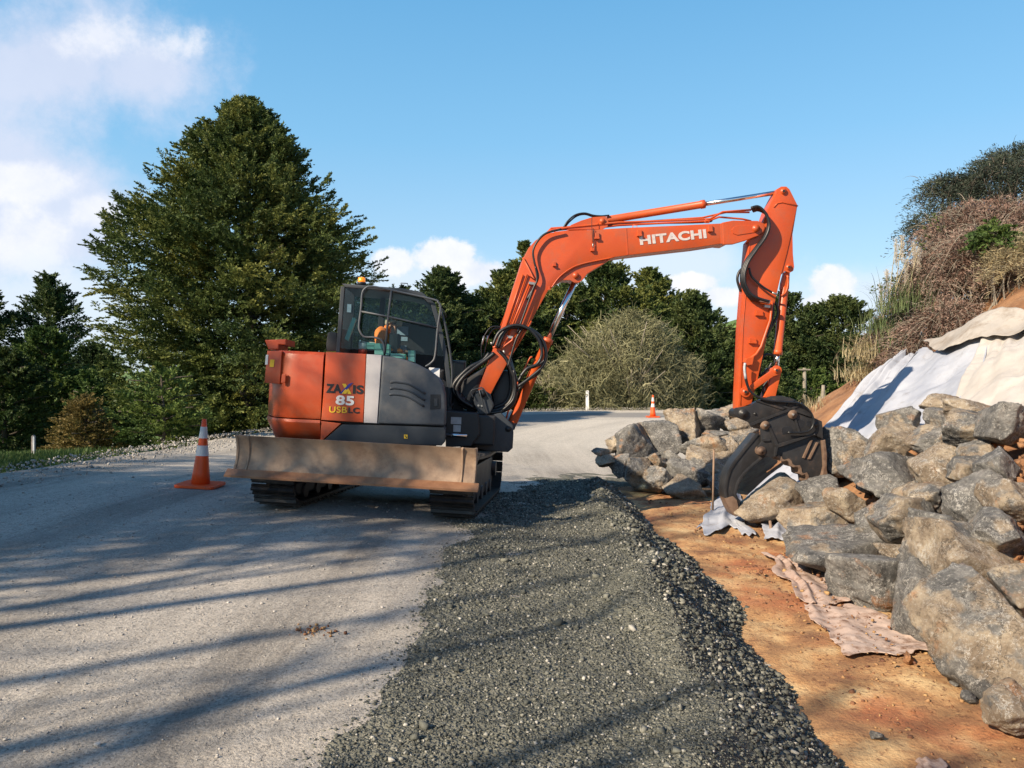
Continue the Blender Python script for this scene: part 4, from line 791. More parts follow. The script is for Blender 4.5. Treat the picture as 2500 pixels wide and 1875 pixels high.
# bramble shoots against the sky
bm = bmesh.new(); Pq = []
for pts in [[(2290, 790), (2230, 682), (2180, 680), (2130, 715)], [(2300, 700), (2270, 640), (2230, 650), (2190, 690)], [(2290, 640), (2250, 600), (2210, 610), (2190, 640)], [(2300, 560), (2280, 530), (2250, 590)]]:
    p = [px(x, y, 13.7) for x, y in pts]; tube(bm, p, [.014, .004], 5, sm=5); Pq += crom(p, 8)
o = empty('bramble', px(2290, 790, 13.7), 'leafy bramble shoots arching out over the sky beside the plumes', 'bramble'); obj('shoots', bm, M['bark'], o, smooth=True)
Pq = np.array([p[:] for p in Pq]); Pq = np.repeat(Pq, 2, 0)+rng.normal(0, .03, (len(Pq)*2, 3)); V, Q = sprays(Pq, unit(rng.normal(0, 1, Pq.shape)), np.full(len(Pq), .10), 2, .035, .06, rng); npmesh('leaves', V, Q, M['darkleaf'], o)
# ------------------------------------------------------------ trees standing left of and behind the camera; their shadows stripe the road
def shadetree(x, y, H, r, nl, label, dens=500, rw=2.4, z0=1.5):
    rr = np.random.default_rng(r); B = Vector((x, y, 0)); t_ = empty('roadside_tree', B, label, 'tree', 'bare trees behind the camera'); bm = bmesh.new(); tube(bm, [B, B+Vector((0, 0, H*.5)), B+Vector((.3, .2, H))], [.13, .04], 8, sm=4); tips = []
    for i in range(nl):
        a = rr.uniform(0, 6.28); h0 = rr.uniform(.15, .8)*H; q = rr.uniform(.5, 1.)*rw; p0 = B+Vector((0, 0, h0)); p2 = p0+Vector((math.cos(a)*q, math.sin(a)*q, rr.uniform(1., 3.)))
        p1 = p0+Vector((math.cos(a)*q*.6, math.sin(a)*q*.6, .3)); tube(bm, [p0, p1, p2], [.055, .018], 6, sm=3); tips += [p1[:], p2[:]]*3
        for j in range(3):
            e = p2+Vector(rr.normal(0, .8, 3)); tube(bm, [p1, (p1+e)/2+Vector((0, 0, .2)), e], [.03, .01], 5, sm=2); tips.append(e[:])
    obj('trunk', bm, M['bark'], t_, smooth=True)
    if dens:
        P = np.array(tips)[rr.integers(0, len(tips), dens)]+rr.normal(0, .45, (dens, 3)); V, Q = sprays(P, unit(rr.normal(0, 1, (dens, 3))), np.full(dens, .5), 14, .05, .12, rr); npmesh('crown', V, Q, M['darkleaf'], t_)
SX, SY = -math.cos(SUN_A), -math.sin(SUN_A); PX_, PY_ = -SY, SX      # towards the sun, and across it
def at_sun(x, y, L, off): return x+SX*L+PX_*off, y+SY*L+PY_*off
LBL = ['leaning out nearest the road', 'with a forked top', 'with thin upright limbs', 'with a few leaf tufts', 'with drooping limbs', 'with a thick lower trunk', 'with a leafy crown', 'with a broad leafy crown', 'with a dense dark crown', 'with the densest crown', 'standing apart with a bare top', 'with a one sided crown', 'with tangled limbs', 'with two main limbs', 'hung with dark foliage', 'half hidden by the others', 'leaning towards the machine', 'thin and much forked', 'thickly leaved', 'with a ragged leafy top']
for i, (gx, gy, L, H, nl, dn) in enumerate([(-2.0, 3.0, 15, 9.5, 9, 0), (-2.2, 3.8, 18, 11, 9, 20), (-2.4, 4.7, 14, 9.5, 8, 0), (-2.6, 5.6, 18, 11.5, 10, 30), (-2.8, 6.8, 16, 11, 12, 60), (-3., 7.9, 19, 12, 12, 200), (-4.2, 8.4, 17, 11, 14, 500), (-5.2, 9.6, 19, 12, 14, 900), (-6.0, 11.0, 20, 12.5, 14, 900), (-1.2, 2.2, 16, 10, 8, 0), (-4.6, 7.0, 16, 10.5, 14, 420), (-2.4, 8.6, 20, 13.4, 12, 60), (-5.6, 8.0, 14, 9.5, 14, 700), (-4.0, 9.6, 15, 10, 14, 700), (-6.8, 9.4, 17, 11, 14, 900), (-1.8, 7.2, 22, 14, 10, 30), (-5.0, 8.8, 18, 11.5, 14, 1100), (-.9, 9.0, 22, 13.5, 6, 20), (-3.6, 8.2, 14, 10, 14, 700), (-6.2, 7.6, 16, 10.5, 14, 900)]):
    x, y = at_sun(gx, gy, L*.76, 0); shadetree(x, y, H, 200+i, nl, 'roadside tree behind the camera '+LBL[i], dn, 2.2)
# ------------------------------------------------------------ EXCAVATOR
ROLL = R(2.6)
def frame(o, yaw, roll, pitch=R(2.5)):
    A = Vector((math.cos(yaw), math.sin(yaw), 0)); Bv = Vector((math.sin(yaw), -math.cos(yaw), 0)); q = Matrix.Rotation(roll, 3, 'Y') @ Matrix.Rotation(-pitch, 3, 'X')   # the whole machine stands on the banked road
    return Fr(o, q @ A, q @ Bv, q @ Vector((0, 0, 1)))
OX, OY = -1.25, 9.4
HF = frame((OX, OY, -0.08), R(4), ROLL, R(1.2))           # house frame: A forward (to the right), B towards the camera
UF = frame((-1.43, OY, float(road_h(np.array([[-1.43]]), np.array([[9.4]]))[0, 0])+.012), R(-5), R(2.9))      # A: across the tracks to the right, B towards camera, C up
EX = empty('excavator', (OX, OY, 0), 'orange and grey tracked excavator with raised boom, holding a boulder in its black grapple', 'excavator')
H = HF
# --- undercarriage
def track(r0, label):
    c = UF; w = .225
    # side frame
    bm = bmesh.new(); prof = [(-1.15, .16), (-1.05, .10), (1.05, .10), (1.15, .16), (1.15, .44), (.95, .50), (-.95, .50), (-1.15, .44)]
    slab(bm, [c.P(r0-w*.55, b, z) for b, z in prof], c.A*(w*1.1), .02); fr = obj('track', bm, M['black'], EX); fr['label'] = label
    # belt path (b towards camera)
    path = []
    for i in range(13): a = -math.pi/2+math.pi*i/12; path.append((1.18+.285*math.cos(a), .335+.285*math.sin(a)))
    for i in range(1, 16): path.append((1.18-2.36*i/16, .62-.03*math.sin(math.pi*i/16)))
    for i in range(13): a = math.pi/2+math.pi*i/12; path.append((-1.18+.285*math.cos(a), .335+.285*math.sin(a)))
    for i in range(1, 16): path.append((-1.18+2.36*i/16, .05))
    P = [Vector((0, b, z)) for b, z in path]; seg = [0]
    for i in range(len(P)): seg.append(seg[-1]+(P[(i+1) % len(P)]-P[i]).length)
    n = 44; bm = bmesh.new()
    for k in range(n):
        d = seg[-1]*k/n
        for i in range(len(P)):
            if seg[i] <= d <= seg[i+1]: break
        t = (d-seg[i])/(seg[i+1]-seg[i]); p = P[i].lerp(P[(i+1) % len(P)], t); tg = (P[(i+1) % len(P)]-P[i]).normalized(); nr = Vector((0, tg.z, -tg.y))
        cen = Vector((0, 1.18 if p.y > 1.18 else (-1.18 if p.y < -1.18 else p.y), .335)); 
        if (p-cen).dot(nr) < 0: nr = -nr
        hl = seg[-1]/n*.47; q = []
        for (tt, nn) in [(-hl, -.012), (hl, -.012), (hl, .012), (hl*.72, .014), (hl*.62, .046), (hl*.30, .046), (hl*.2, .014), (-hl*.25, .014), (-hl*.33, .036), (-hl*.6, .036), (-hl*.68, .014), (-hl, .012)]:
            v = p+tg*tt+nr*nn; q.append(c.P(r0-w, v.y, v.z))
        slab(bm, q, c.A*(2*w), 0)
    obj('shoe_belt', bm, M['track'], fr)
    for i in range(5):
        bm = bmesh.new(); y = -.85+i*.42; a = c.P(r0-w*.62, y, .135); tube(bm, [a, a+c.A*(w*1.24)], .085, 14); obj('roller', bm, M['black'], fr)
    for nm_, y in (('idler', 1.16), ('sprocket', -1.16)):
        bm = bmesh.new(); a = c.P(r0-w*.45, y, .335); tube(bm, [a, a+c.A*(w*.9)], .24, 22); a = c.P(r0-w*.75, y, .335); tube(bm, [a, a+c.A*(w*1.5)], .10, 14); obj(nm_, bm, M['black'], fr)
track(-.935, None); track(.935, None)
for q in EX.children: q.pop('label', None) if 'label' in q.keys() and not q['label'] else None
bm = bmesh.new(); UF.box(bm, -.72, .72, -.5, .5, .36, .60, .03); UF.box(bm, -.95, .95, .35, .62, .22, .46, .02); UF.box(bm, -.95, .95, -.62, -.35, .22, .46, .02)
tube(bm, [UF.P(0, 0, .58), UF.P(0, 0, .80)], .48, 32); obj('lower_frame', bm, M['black'], EX)
# --- dozer blade
BL, BR = UF, 1.205
def bprof(t):   # t 0 bottom .. 1 top ; returns b, c
    a = R(-42+84*t); return (1.90-.12+.30-.30*math.cos(a)+0.0-.03*t, .375+.385*(math.sin(a)+math.sin(R(42)))/(2*math.sin(R(42))))
bm = bmesh.new(); n = 12; front = [bprof(i/n) for i in range(n+1)]; back = [(b-.045, z) for b, z in front[::-1]]
slab(bm, [UF.P(-BR, b, z) for b, z in front+back], UF.A*(2*BR), 0); bd = obj('dozer_blade', bm, M['blade'], EX, auto=30)
for s in (-1, 1):
    bm = bmesh.new(); r0 = s*BR-(.02 if s > 0 else 0); pts = [(b+.012, z) for b, z in front]+[(front[-1][0]-.13, front[-1][1]), (front[0][0]-.16, front[0][1])]
    slab(bm, [UF.P(r0, b, z) for b, z in pts], UF.A*.022, .003); obj('end_plate', bm, M['blade'], bd)
    bm = bmesh.new(); r1 = s*(BR-.13); tube(bm, [UF.P(r1, b+.006, z) for b, z in front], .011, 6); obj('weld_rib', bm, M['blade'], bd)
bm = bmesh.new(); slab(bm, [UF.P(-BR-.05, b, z) for b, z in [(1.83, .365), (1.915, .352), (1.918, .372), (1.84, .43)]], UF.A*(2*BR+.10), .004); obj('cutting_edge', bm, M['blade_edge'], bd)
bm = bmesh.new()
for s in (-.42, .42): slab(bm, [UF.P(s-.06, b, z) for b, z in [(.4, .30), (1.74, .40), (1.74, .62), (.4, .46)]], UF.A*.12, .01)
obj('blade_arm', bm, M['black'], bd)
# --- house: engine cover and counterweight as lofted shells
def plan(ins=0., a1=-.77):
    pts = [(a1, 1.1-ins), (-1.16, 1.1-ins)]
    for i in range(1, 6): t = R(90*i/6); pts.append((-1.16-(.36-ins*.4)*math.sin(t)*.9, .80+(.30-ins)*math.cos(t)))
    for i in range(13): y = .74-1.48*i/12; pts.append((-1.50-.16*(1-(y/.8)**2)+ins, y))
    for i in range(5, 0, -1): t = R(90*i/6); pts.append((-1.16-(.36-ins*.4)*math.sin(t)*.9, -.80-(.30-ins)*math.cos(t)))
    return pts+[(-1.16, -1.1+ins), (a1, -1.1+ins)]
def loft(bm, levels, a1):
    rings = [[bm.verts.new(H.P(a, b, c)) for a, b in plan(ins, a1)] for c, ins in levels]; n = len(rings[0])
    for i in range(len(rings)-1):
        for k in range(n): bm.faces.new((rings[i][k], rings[i][(k+1) % n], rings[i+1][(k+1) % n], rings[i+1][k]))
    bm.faces.new(rings[0][::-1]); bm.faces.new(rings[-1]); bmesh.ops.recalc_face_normals(bm, faces=bm.faces[:])
def cz(x, y, b=1.1): p = H.hit(x, y, b)-H.o; return p.dot(H.C)
def ca(x, y, b=1.1): p = H.hit(x, y, b)-H.o; return p.dot(H.A)
aS = ca(788, 960); zT = cz(795, 860); zM = cz(783, 1026); zB = cz(782, 1078)
bm = bmesh.new(); loft(bm, [(zM+.012, .01), (zM+.03, .0), (zT-.45, -.005), (zT-.10, .0), (zT-.03, .02), (zT, .06)], aS-.012); obj('engine_cover', bm, M['orange_door'], EX, auto=28)
bm = bmesh.new(); loft(bm, [(zB, .14), (zB+.05, .07), (zB+.12, .02), (zM-.03, -.012), (zM, -.005)], aS-.012); obj('counterweight', bm, M['orange_door'], EX, auto=32)
# raised rear light housing + handle on the cover
bm = bmesh.new(); H.slab(bm, [(652, 856), (688, 857), (683, 938), (645, 934)], 1.07, .80, .012); hs = obj('light_housing', bm, M['orange_door'], EX, auto=40)
bm = bmesh.new(); H.slab(bm, [(660, 878), (670, 878), (668, 896), (658, 896)], 1.076, 1.068); obj('warning_label', bm, M['yellow'], hs)
bm = bmesh.new(); H.slab(bm, [(649, 866), (655, 866), (653, 890), (647, 890)], 1.076, 1.068); obj('white_label', bm, M['white'], hs)
bm = bmesh.new(); H.slab(bm, [(688, 913), (698, 913), (696, 935), (686, 935)], 1.125, 1.09, .006); obj('cover_handle', bm, M['orange_door'], EX)
# exhaust hood on the tail
bm = bmesh.new(); slab(bm, [H.hit(x, y, .78) for x, y in [(646, 830), (698, 828), (697, 842), (680, 841), (679, 853), (655, 853)]], H.B*(-.5), .01); obj('exhaust_hood', bm, M['orange_door'], EX)
# doors
bm = bmesh.new(); H.slab(bm, [(795.5, 859), (894, 864), (891, 950), (887, 1032), (784, 1026), (790, 950)], 1.105, .30, .014, 3); dr = obj('side_door', bm, M['orange_door'], EX, auto=35)
bm = bmesh.new(); H.slab(bm, [(895, 864.5), (932, 867), (921, 1034), (888, 1032.5)], 1.107, .30, .010, 3); obj('silver_panel', bm, M['silver'], EX, auto=35)
bm = bmesh.new(); H.slab(bm, [(933.5, 867), (960, 871), (990, 878), (1020, 889), (1048, 904), (1070, 921), (1081, 938), (1087, 965), (1089, 1000), (1088, 1037), (1084, 1040.5), (922, 1035)], 1.112, .25, .030, 4)
hd = obj('front_hood', bm, M['grey_paint'], EX, auto=35)
for k, (x0, y0, x1, y1, x2, y2) in enumerate([(953, 934, 1000, 939, 1039, 962), (952, 949, 1000, 955, 1038, 978), (951, 964, 998, 970, 1036, 993)]):
    bm = bmesh.new(); H.tube(bm, [(x0, y0), (x0+15, y0-1), (x1, y1), (x2, y2)], 1.108, .013, 5); obj('louvre', bm, M['dark_grey'], hd)
    bm = bmesh.new(); H.tube(bm, [(x0, y0-2.6), (x0+15, y0-3.6), (x1, y1-2.6), (x2, y2-2.6)], 1.112, .006, 5); obj('louvre', bm, M['grey_paint'], hd)
bm = bmesh.new(); H.slab(bm, [(1051, 963), (1075, 963), (1076, 998), (1050, 1000)], 1.118, 1.10, .004); hr = obj('latch_recess', bm, M['black'], hd)
bm = bmesh.new(); H.slab(bm, [(1060, 973), (1068, 973), (1068, 992), (1060, 992)], 1.130, 1.11, .004); obj('latch_handle', bm, M['dark_grey'], hd)
bm = bmesh.new(); H.slab(bm, [(784, 1028), (833, 1034), (786, 1076), (782, 1076)], 1.10, .35, .006); obj('lower_side_panel', bm, M['orange_door'], EX)
bm = bmesh.new(); H.slab(bm, [(835, 1036), (922, 1037.5), (1084, 1043), (1088, 1050), (1087, 1078), (1078, 1088), (1030, 1087), (788, 1077)], 1.098, .30, .014, 3); sk = obj('lower_skirt', bm, M['dark_grey'], EX, auto=35)
bm = bmesh.new(); H.slab(bm, [(986.5, 1061), (995, 1061.5), (995, 1071), (986.5, 1070.5)], 1.104, 1.09); e = obj('tie_down_label', bm, M['yellow'], sk)
bm = bmesh.new(); H.slab(bm, [(988, 1063), (991, 1063), (991, 1066), (988, 1066)], 1.107, 1.10); H.slab(bm, [(990.5, 1066), (993.5, 1066), (993.5, 1069.5), (990.5, 1069.5)], 1.107, 1.10); obj('label_mark', bm, M['blackdecal'], sk)
# inner block below the deck, floor plate
bm = bmesh.new(); H.box(bm, aS, .40, -1.05, .95, zB+.03, zM+.12, .02); H.box(bm, .5, .98, -.45, .45, zB-.02, zM+.10, .02); obj('revolving_frame', bm, M['black'], EX)
bm = bmesh.new(); H.box(bm, aS, -.05, -1.06, .32, zM+.1, zT-.03, .02); obj('rear_deck', bm, M['dark_grey'], EX)
# --- cab
zR = cz(838, 688, 0.); 
cb_ = bmesh.new(); cabside = [(820, 868), (835, 693), (985, 706), (1032, 716), (1060, 742), (1076, 800), (1092, 870), (1100, 935), (1104, 1042), (900, 1042), (900, 868)]
H.slab(cb_, [(834, 692), (985, 704), (1030, 713), (1062, 741), (1055, 748), (1027, 722), (984, 712.5), (842, 701)], .03, -1.03, .010); cab = obj('cab', cb_, M['dark_grey'], EX, auto=40)
for b0, b1 in ((.035, -.035), (-.965, -1.035)):
    bm = bmesh.new(); H.slab(bm, [(832, 698), (841.5, 700), (829, 862), (820, 862)], b0, b1, .006); obj('cab_post', bm, M['dark_grey'], cab)
    bm = bmesh.new(); H.slab(bm, [(1050, 738), (1062, 741), (1078, 800), (1094, 870), (1103, 950), (1104, 1040), (1092, 1040), (1092, 950), (1083, 870), (1068, 800)], b0, b1, .006); obj('cab_post', bm, M['dark_grey'], cab)
    bm = bmesh.new(); H.slab(bm, [(826, 862), (932, 866), (990, 880), (1040, 900), (1080, 926), (1102, 940), (1104, 1044), (900, 1040), (900, 876), (824, 872)] if b0 > 0 else [(826, 846), (1084, 868), (1104, 940), (1104, 1044), (900, 1040), (900, 872), (824, 866)], b0-.01, b1+.01, .006); obj('cab_side_panel', bm, M['black'], cab)
bm = bmesh.new(); H.slab(bm, [(930, 714), (943, 715), (930, 856), (917, 855)], -.96, -1.03, .005); obj('cab_post', bm, M['black'], cab)
bm = bmesh.new(); H.slab(bm, [(852, 765), (862, 765), (855, 852), (845, 852)], -.96, -1.03, .005); obj('cab_post', bm, M['black'], cab)
bm = bmesh.new(); H.slab(bm, [(840, 700), (985, 712), (1028, 722), (1030, 732), (985, 723), (866, 717), (864, 750), (860, 850), (828, 848)], -.955, -1.0, .004); obj('door_frame', bm, M['black'], cab)
bm = bmesh.new(); H.slab(bm, [(944, 780), (1072, 800), (1088, 868), (940, 862)], -.95, -1.0, .004); obj('door_panel', bm, M['black'], cab)
bm = bmesh.new(); 
for b in (-.93, -.47, -.02): pass
H.slab(bm, [(826, 800), (832, 800), (829, 862), (822, 862)], -.03, -.97, .004); obj('cab_rear_panel', bm, M['black'], cab)
for b0 in (.0, -1.0):
    bm = bmesh.new(); f = bm.faces.new([bm.verts.new(H.hit(x, y, b0)) for x, y in [(841, 701), (984, 713), (1026, 722), (1052, 745), (1068, 800), (1083, 870), (828, 850)]]); bmesh.ops.recalc_face_normals(bm, faces=[f])
    r_ = bmesh.ops.extrude_face_region(bm, geom=[f]); bmesh.ops.translate(bm, verts=[v for v in r_['geom'] if isinstance(v, bmesh.types.BMVert)], vec=H.B*.005); obj('window_glass', bm, M['glass'], cab)
for poly, b in (([(1063, 744), (1078, 800), (1094, 870), (1102, 940)], 0),):
    bm = bmesh.new(); a = [H.hit(x-3, y, 0)-H.B*.03 for x, y in poly]; vs = [bm.verts.new(p) for p in a]; vt = [bm.verts.new(p-H.B*.94) for p in a]
    for i in range(3): bm.faces.new((vs[i], vs[i+1], vt[i+1], vt[i]))
    o = obj('windscreen', bm, M['glass'], cab)
# seat, console, notices
bm = bmesh.new(); H.box(bm, -.36, -.24, -.80, -.32, zM+.45, zM+1.05, .05); H.box(bm, -.34, .14, -.82, -.30, zM+.36, zM+.48, .04); H.box(bm, -.34, .1, -.80, -.32, zM, zM+.36, .02); obj('seat', bm, M['seat'], cab, auto=40)
bm = bmesh.new(); H.box(bm, -.2, .35, -.27, -.12, zM+.1, zM+.62, .03); H.box(bm, .45, .62, -.75, -.35, zM, zM+.75, .03); obj('console', bm, M['black'], cab)
for pg, m_ in (([(970, 796), (997, 798), (996, 819), (969, 817)], 'bluepaper'), ([(961, 821), (995, 823), (995, 833), (959, 831)], 'bluepaper'), ([(955, 842), (992, 844), (994, 862), (952, 860)], 'bluepaper'), ([(848, 742), (858, 743), (857, 763), (847, 762)], 'bluepaper')):
    bm = bmesh.new(); H.slab(bm, pg, -.94, -.945); obj('notice', bm, M[m_], cab)
bm = bmesh.new(); H.slab(bm, [(1048, 897), (1074, 899), (1073, 924), (1066, 918), (1047, 901)], .045, .03, .002); obj('notice', bm, M['paper'], cab)
bm = bmesh.new(); H.slab(bm, [(861, 775), (870, 778), (850, 833), (841, 827)], .03-.10, -.13, .004); obj('mint_panel', bm, M['mint'], cab)  # tilted mint green panel just inside the near window
# window guard, rails, roof fittings
gd = bmesh.new(); k = 6.38
gl = [(1010, 1290), (1005, 1180), (960, 1085), (850, 1045), (700, 1035), (630, 950), (615, 850), (650, 560), (665, 360), (720, 275), (820, 250), (1100, 305), (1760, 450), (1850, 500), (1885, 590), (1840, 900), (1800, 1330), (1740, 1440), (1650, 1500)]
H.tube(gd, [(780+x/k, 660+y/k) for x, y in gl], .10, .0125, 4); H.tube(gd, [(780+1120/k, 660+305/k), (780+1070/k, 660+720/k), (780+1020/k, 660+1300/k)], .10, .013)
H.tube(gd, [(780+650/k, 660+640/k), (780+1070/k, 660+720/k), (780+1840/k, 660+895/k)], .10, .011); obj('window_guard', gd, M['grey_paint'], cab, smooth=True)
bm = bmesh.new(); H.tube(bm, [(1076, 756), (1088, 799), (1099, 863), (1104, 918), (1100, 985), (1108, 986)], .06, .014, 4); obj('handrail', bm, M['dark_grey'], cab, smooth=True)
bm = bmesh.new(); H.tube(bm, [(979, 702), (979, 691), (995, 692), (996, 698), (1003, 702)], -.1, .006); obj('roof_handle', bm, M['black'], cab)
bm = bmesh.new(); H.tube(bm, [(1070, 745), (1082, 757), (1090, 775)], -.2, .008); obj('wiper', bm, M['black'], cab)
p = H.hit(882.5, 695, -.35); bm = bmesh.new(); tube(bm, [p, p+H.C*.030], .052, 20); bc = obj('beacon', bm, M['black'], cab, smooth=True)
bm = bmesh.new(); tube(bm, [p+H.C*.030, p+H.C*.04, p+H.C*.085, p+H.C*.092], [.044, .046, .044, .030], 20); obj('beacon_lens', bm, M['amber'], cab, smooth=True)
bm = bmesh.new(); H.slab(bm, [(800, 812), (806, 810), (822, 812), (824, 857), (797, 857), (796, 840)], -.5, -.62, .015); H.tube(bm, [(812, 830), (826, 826)], -.56, .012); obj('side_mirror', bm, M['black'], cab, auto=40)
# --- lettering
def text(s, p0, ex, ey, hgt, m, parent, n, bold=.03, wid=1., nm_='lettering', fitw=None):
    cu = bpy.data.curves.new('t', 'FONT'); cu.body = s; cu.size = 1; cu.offset = bold; cu.extrude = .002; cu.space_character = 1.06; to = bpy.data.objects.new('t', cu); COL.objects.link(to); dg = bpy.context.evaluated_depsgraph_get()
    me = bpy.data.meshes.new_from_object(to.evaluated_get(dg)); bpy.data.objects.remove(to); a = np.empty(len(me.vertices)*3, np.float32); me.vertices.foreach_get('co', a); a = a.reshape(-1, 3)
    x0, x1, y0, y1 = a[:, 0].min(), a[:, 0].max(), a[:, 1].min(), a[:, 1].max(); sy = hgt/(y1-y0); sx = (fitw/(x1-x0)) if fitw else sy*wid
    u = (a[:, 0:1]-x0)*sx; v = (a[:, 1:2]-y0)*sy; z = (a[:, 2:3]/.004+.5)*.0025; ex, ey, n = np.array(ex), np.array(ey), np.array(n)
    P = np.array(p0)+u*ex+v*ey+z*n; me.vertices.foreach_set('co', P.astype(np.float32).ravel()); me.materials.clear(); me.update(); return link(nm_, me, m, parent)
def htext(s, x0, y0, x1, y1, hpx, m, parent, b, bold=.04):
    a, c = H.hit(x0, y0, b), H.hit(x1, y1, b); ex = (c-a).normalized(); ey = H.B.cross(ex); ey = ey if ey.z > 0 else -ey; D = a.y
    return text(s, a, ex, ey, hpx*D/F, m, parent, H.B, bold, fitw=(c-a).length)
htext('ZA', 795.5, 958.5, 833, 960.2, 22, M['blackdecal'], dr, 1.108, .04); htext('IS', 861, 961.2, 887, 962.2, 21.5, M['blackdecal'], dr, 1.108, .04)
for pg, m_, b in (([(835, 937), (844, 937), (858, 962), (849, 961.5)], 'yellow', 1.110), ([(852, 937), (862, 934), (838, 961), (829, 960.5)], 'blue', 1.1125), ([(834, 961), (845, 961.5), (850, 954), (843, 950)], 'yellow', 1.114)):
    bm = bmesh.new(); H.slab(bm, pg, b, b-.004); obj('lettering', bm, M[m_], dr)
htext('85', 819, 988, 864, 990.5, 23.5, M['white'], dr, 1.108, .035); htext('USB', 803.5, 1007, 847, 1008.5, 15.5, M['yellow'], dr, 1.110, .012); htext('LC', 850, 1008.6, 877.5, 1009.5, 14.5, M['blackdecal'], dr, 1.108, .035)
# --- front block, swing bracket
bm = bmesh.new(); H.slab(bm, [(1088, 1003), (1168, 1009), (1172, 1060), (1150, 1090), (1088, 1092)], .55, -.45, .012); fb = obj('front_block', bm, M['black'], EX)
for pg in ([(1101, 1018), (1126.5, 1019), (1126, 1036), (1100.5, 1035)], [(1107, 1037.5), (1125, 1038.5), (1124.5, 1055), (1106.5, 1054)]):
    bm = bmesh.new(); H.slab(bm, pg, .556, .548); obj('data_plate', bm, M['sticker'], fb)
bm = bmesh.new(); H.tube(bm, [(1080, 1061), (1140, 1064)], .62, .020, 0, 14); obj('swing_cylinder_rod', bm, M['chrome'], fb, smooth=True)
bm = bmesh.new(); H.slab(bm, [(1150, 1062), (1168, 1052), (1182, 1020), (1190, 1014), (1224, 1008), (1253, 1038), (1254, 1060), (1252, 1094), (1241, 1104), (1193, 1102), (1160, 1096), (1124, 1091), (1124, 1084), (1150, 1083)], .20, -.20, .03, 3); sb = obj('swing_bracket', bm, M['dark_grey'], EX, auto=35)
bm = bmesh.new(); p = H.hit(1157, 1041, .32); tube(bm, [p, p-H.C*.22], .042, 16); tube(bm, [p-H.C*.05, p-H.C*.09], .058, 16); tube(bm, [p-H.C*.13, p-H.C*.24], .055, 16); obj('swing_pin', bm, M['dark_grey'], sb, smooth=True)
bm = bmesh.new(); H.pin(bm, 1241, 1047, .215, -.215, .036); obj('pivot_pin', bm, M['black'], sb, smooth=True)
FB = [(1156, 978), (1162, 956), (1178, 949), (1198, 962), (1206, 990), (1196, 1010), (1170, 1012), (1160, 992)]
bm = bmesh.new(); H.slab(bm, FB, -.15, -.23, .012); obj('boom_foot_bracket', bm, M['dark_grey'], EX); bm = bmesh.new(); H.slab(bm, FB, .23, .15, .012); bk = obj('boom_foot_bracket', bm, M['dark_grey'], EX)
bm = bmesh.new(); H.pin(bm, 1178, 961, .26, -.26, .045); obj('pivot_pin', bm, M['black'], bk, smooth=True)
bm = bmesh.new(); H.tube(bm, [(1157, 973), (1150, 955), (1166, 949), (1180, 948), (1193, 970), (1205, 993)], .26, .007, 3); H.tube(bm, [(1170, 952), (1180, 990), (1190, 1022), (1192, 1030)], .27, .008, 3); obj('guard_rod', bm, M['dark_grey'], bk)
for x, y in ((1168, 990), (1176, 991)):
    bm = bmesh.new(); H.pin(bm, x, y, .245, .22, .012, 8); obj('bolt', bm, M['steel'], bk)
# --- boom
bm = bmesh.new()
BOOM = [(1168, 950), (1196, 876), (1223, 801), (1250, 714), (1276, 634), (1290, 606), (1308, 586), (1340, 569), (1379, 563), (1444, 561), (1526, 556), (1640, 551), (1723, 547), (1763, 545), (1765, 594), (1700, 604), (1620, 613), (1534, 623), (1490, 629), (1440, 640), (1400, 655), (1368, 676), (1340, 706), (1310, 760), (1275, 826), (1235, 893), (1198, 962), (1186, 972), (1172, 968)]
H.slab(bm, BOOM, .145, -.145, .010); boom = obj('boom', bm, M['orange'], EX, auto=35)
bm = bmesh.new(); H.slab(bm, [(1764, 543), (1790, 538), (1850, 539), (1866, 546), (1868, 556), (1864, 566), (1852, 575), (1821, 587), (1790, 596), (1765, 597)], .155, .105, .008); H.slab(bm, [(1764, 543), (1790, 538), (1850, 539), (1866, 546), (1868, 556), (1864, 566), (1852, 575), (1821, 587), (1790, 596), (1765, 597)], -.105, -.155, .008); H.slab(bm, [(1760, 545), (1776, 541), (1776, 596), (1760, 595)], .15, -.15, .004); obj('boom_tip_fork', bm, M['orange'], boom)
bm = bmesh.new(); H.slab(bm, [(1792, 554), (1800, 551), (1846, 551), (1858, 557), (1846, 567), (1800, 574), (1790, 570), (1786, 562)], .163, .15, .004); obj('tip_stiffener', bm, M['orange'], boom)
bm = bmesh.new(); H.slab(bm, [(1368, 676), (1400, 655), (1440, 640), (1495, 629), (1480, 640), (1450, 658), (1434, 668), (1424, 682), (1414, 690), (1402, 690), (1392, 684), (1374, 684), (1358, 693), (1348, 700)], .12, -.12, .006); lug = obj('lift_cylinder_lug', bm, M['orange'], boom)
bm = bmesh.new(); H.pin(bm, 1406, 672, .145, -.145, .038, 20); obj('pivot_pin', bm, M['orange'], lug, smooth=True)
bm = bmesh.new(); H.slab(bm, [(1383, 561), (1394, 549), (1420, 538), (1446, 530), (1478, 528), (1486, 536), (1484, 553), (1470, 560)], .09, .06, .004); H.slab(bm, [(1383, 561), (1394, 549), (1420, 538), (1446, 530), (1478, 528), (1486, 536), (1484, 553), (1470, 560)], -.06, -.09, .004); lg = obj('arm_cylinder_lug', bm, M['orange'], boom)
bm = bmesh.new(); H.pin(bm, 1471, 539, .11, -.11, .034, 18); obj('pivot_pin', bm, M['orange'], lg, smooth=True)
bm = bmesh.new(); H.pin(bm, 1847, 557, .185, -.185, .045, 22); obj('pivot_pin', bm, M['orange'], boom, smooth=True)
bm = bmesh.new(); H.slab(bm, [(1527, 557), (1530, 557), (1534, 622), (1531, 622)], .149, .14, .001); obj('weld_seam', bm, M['orange'], boom)
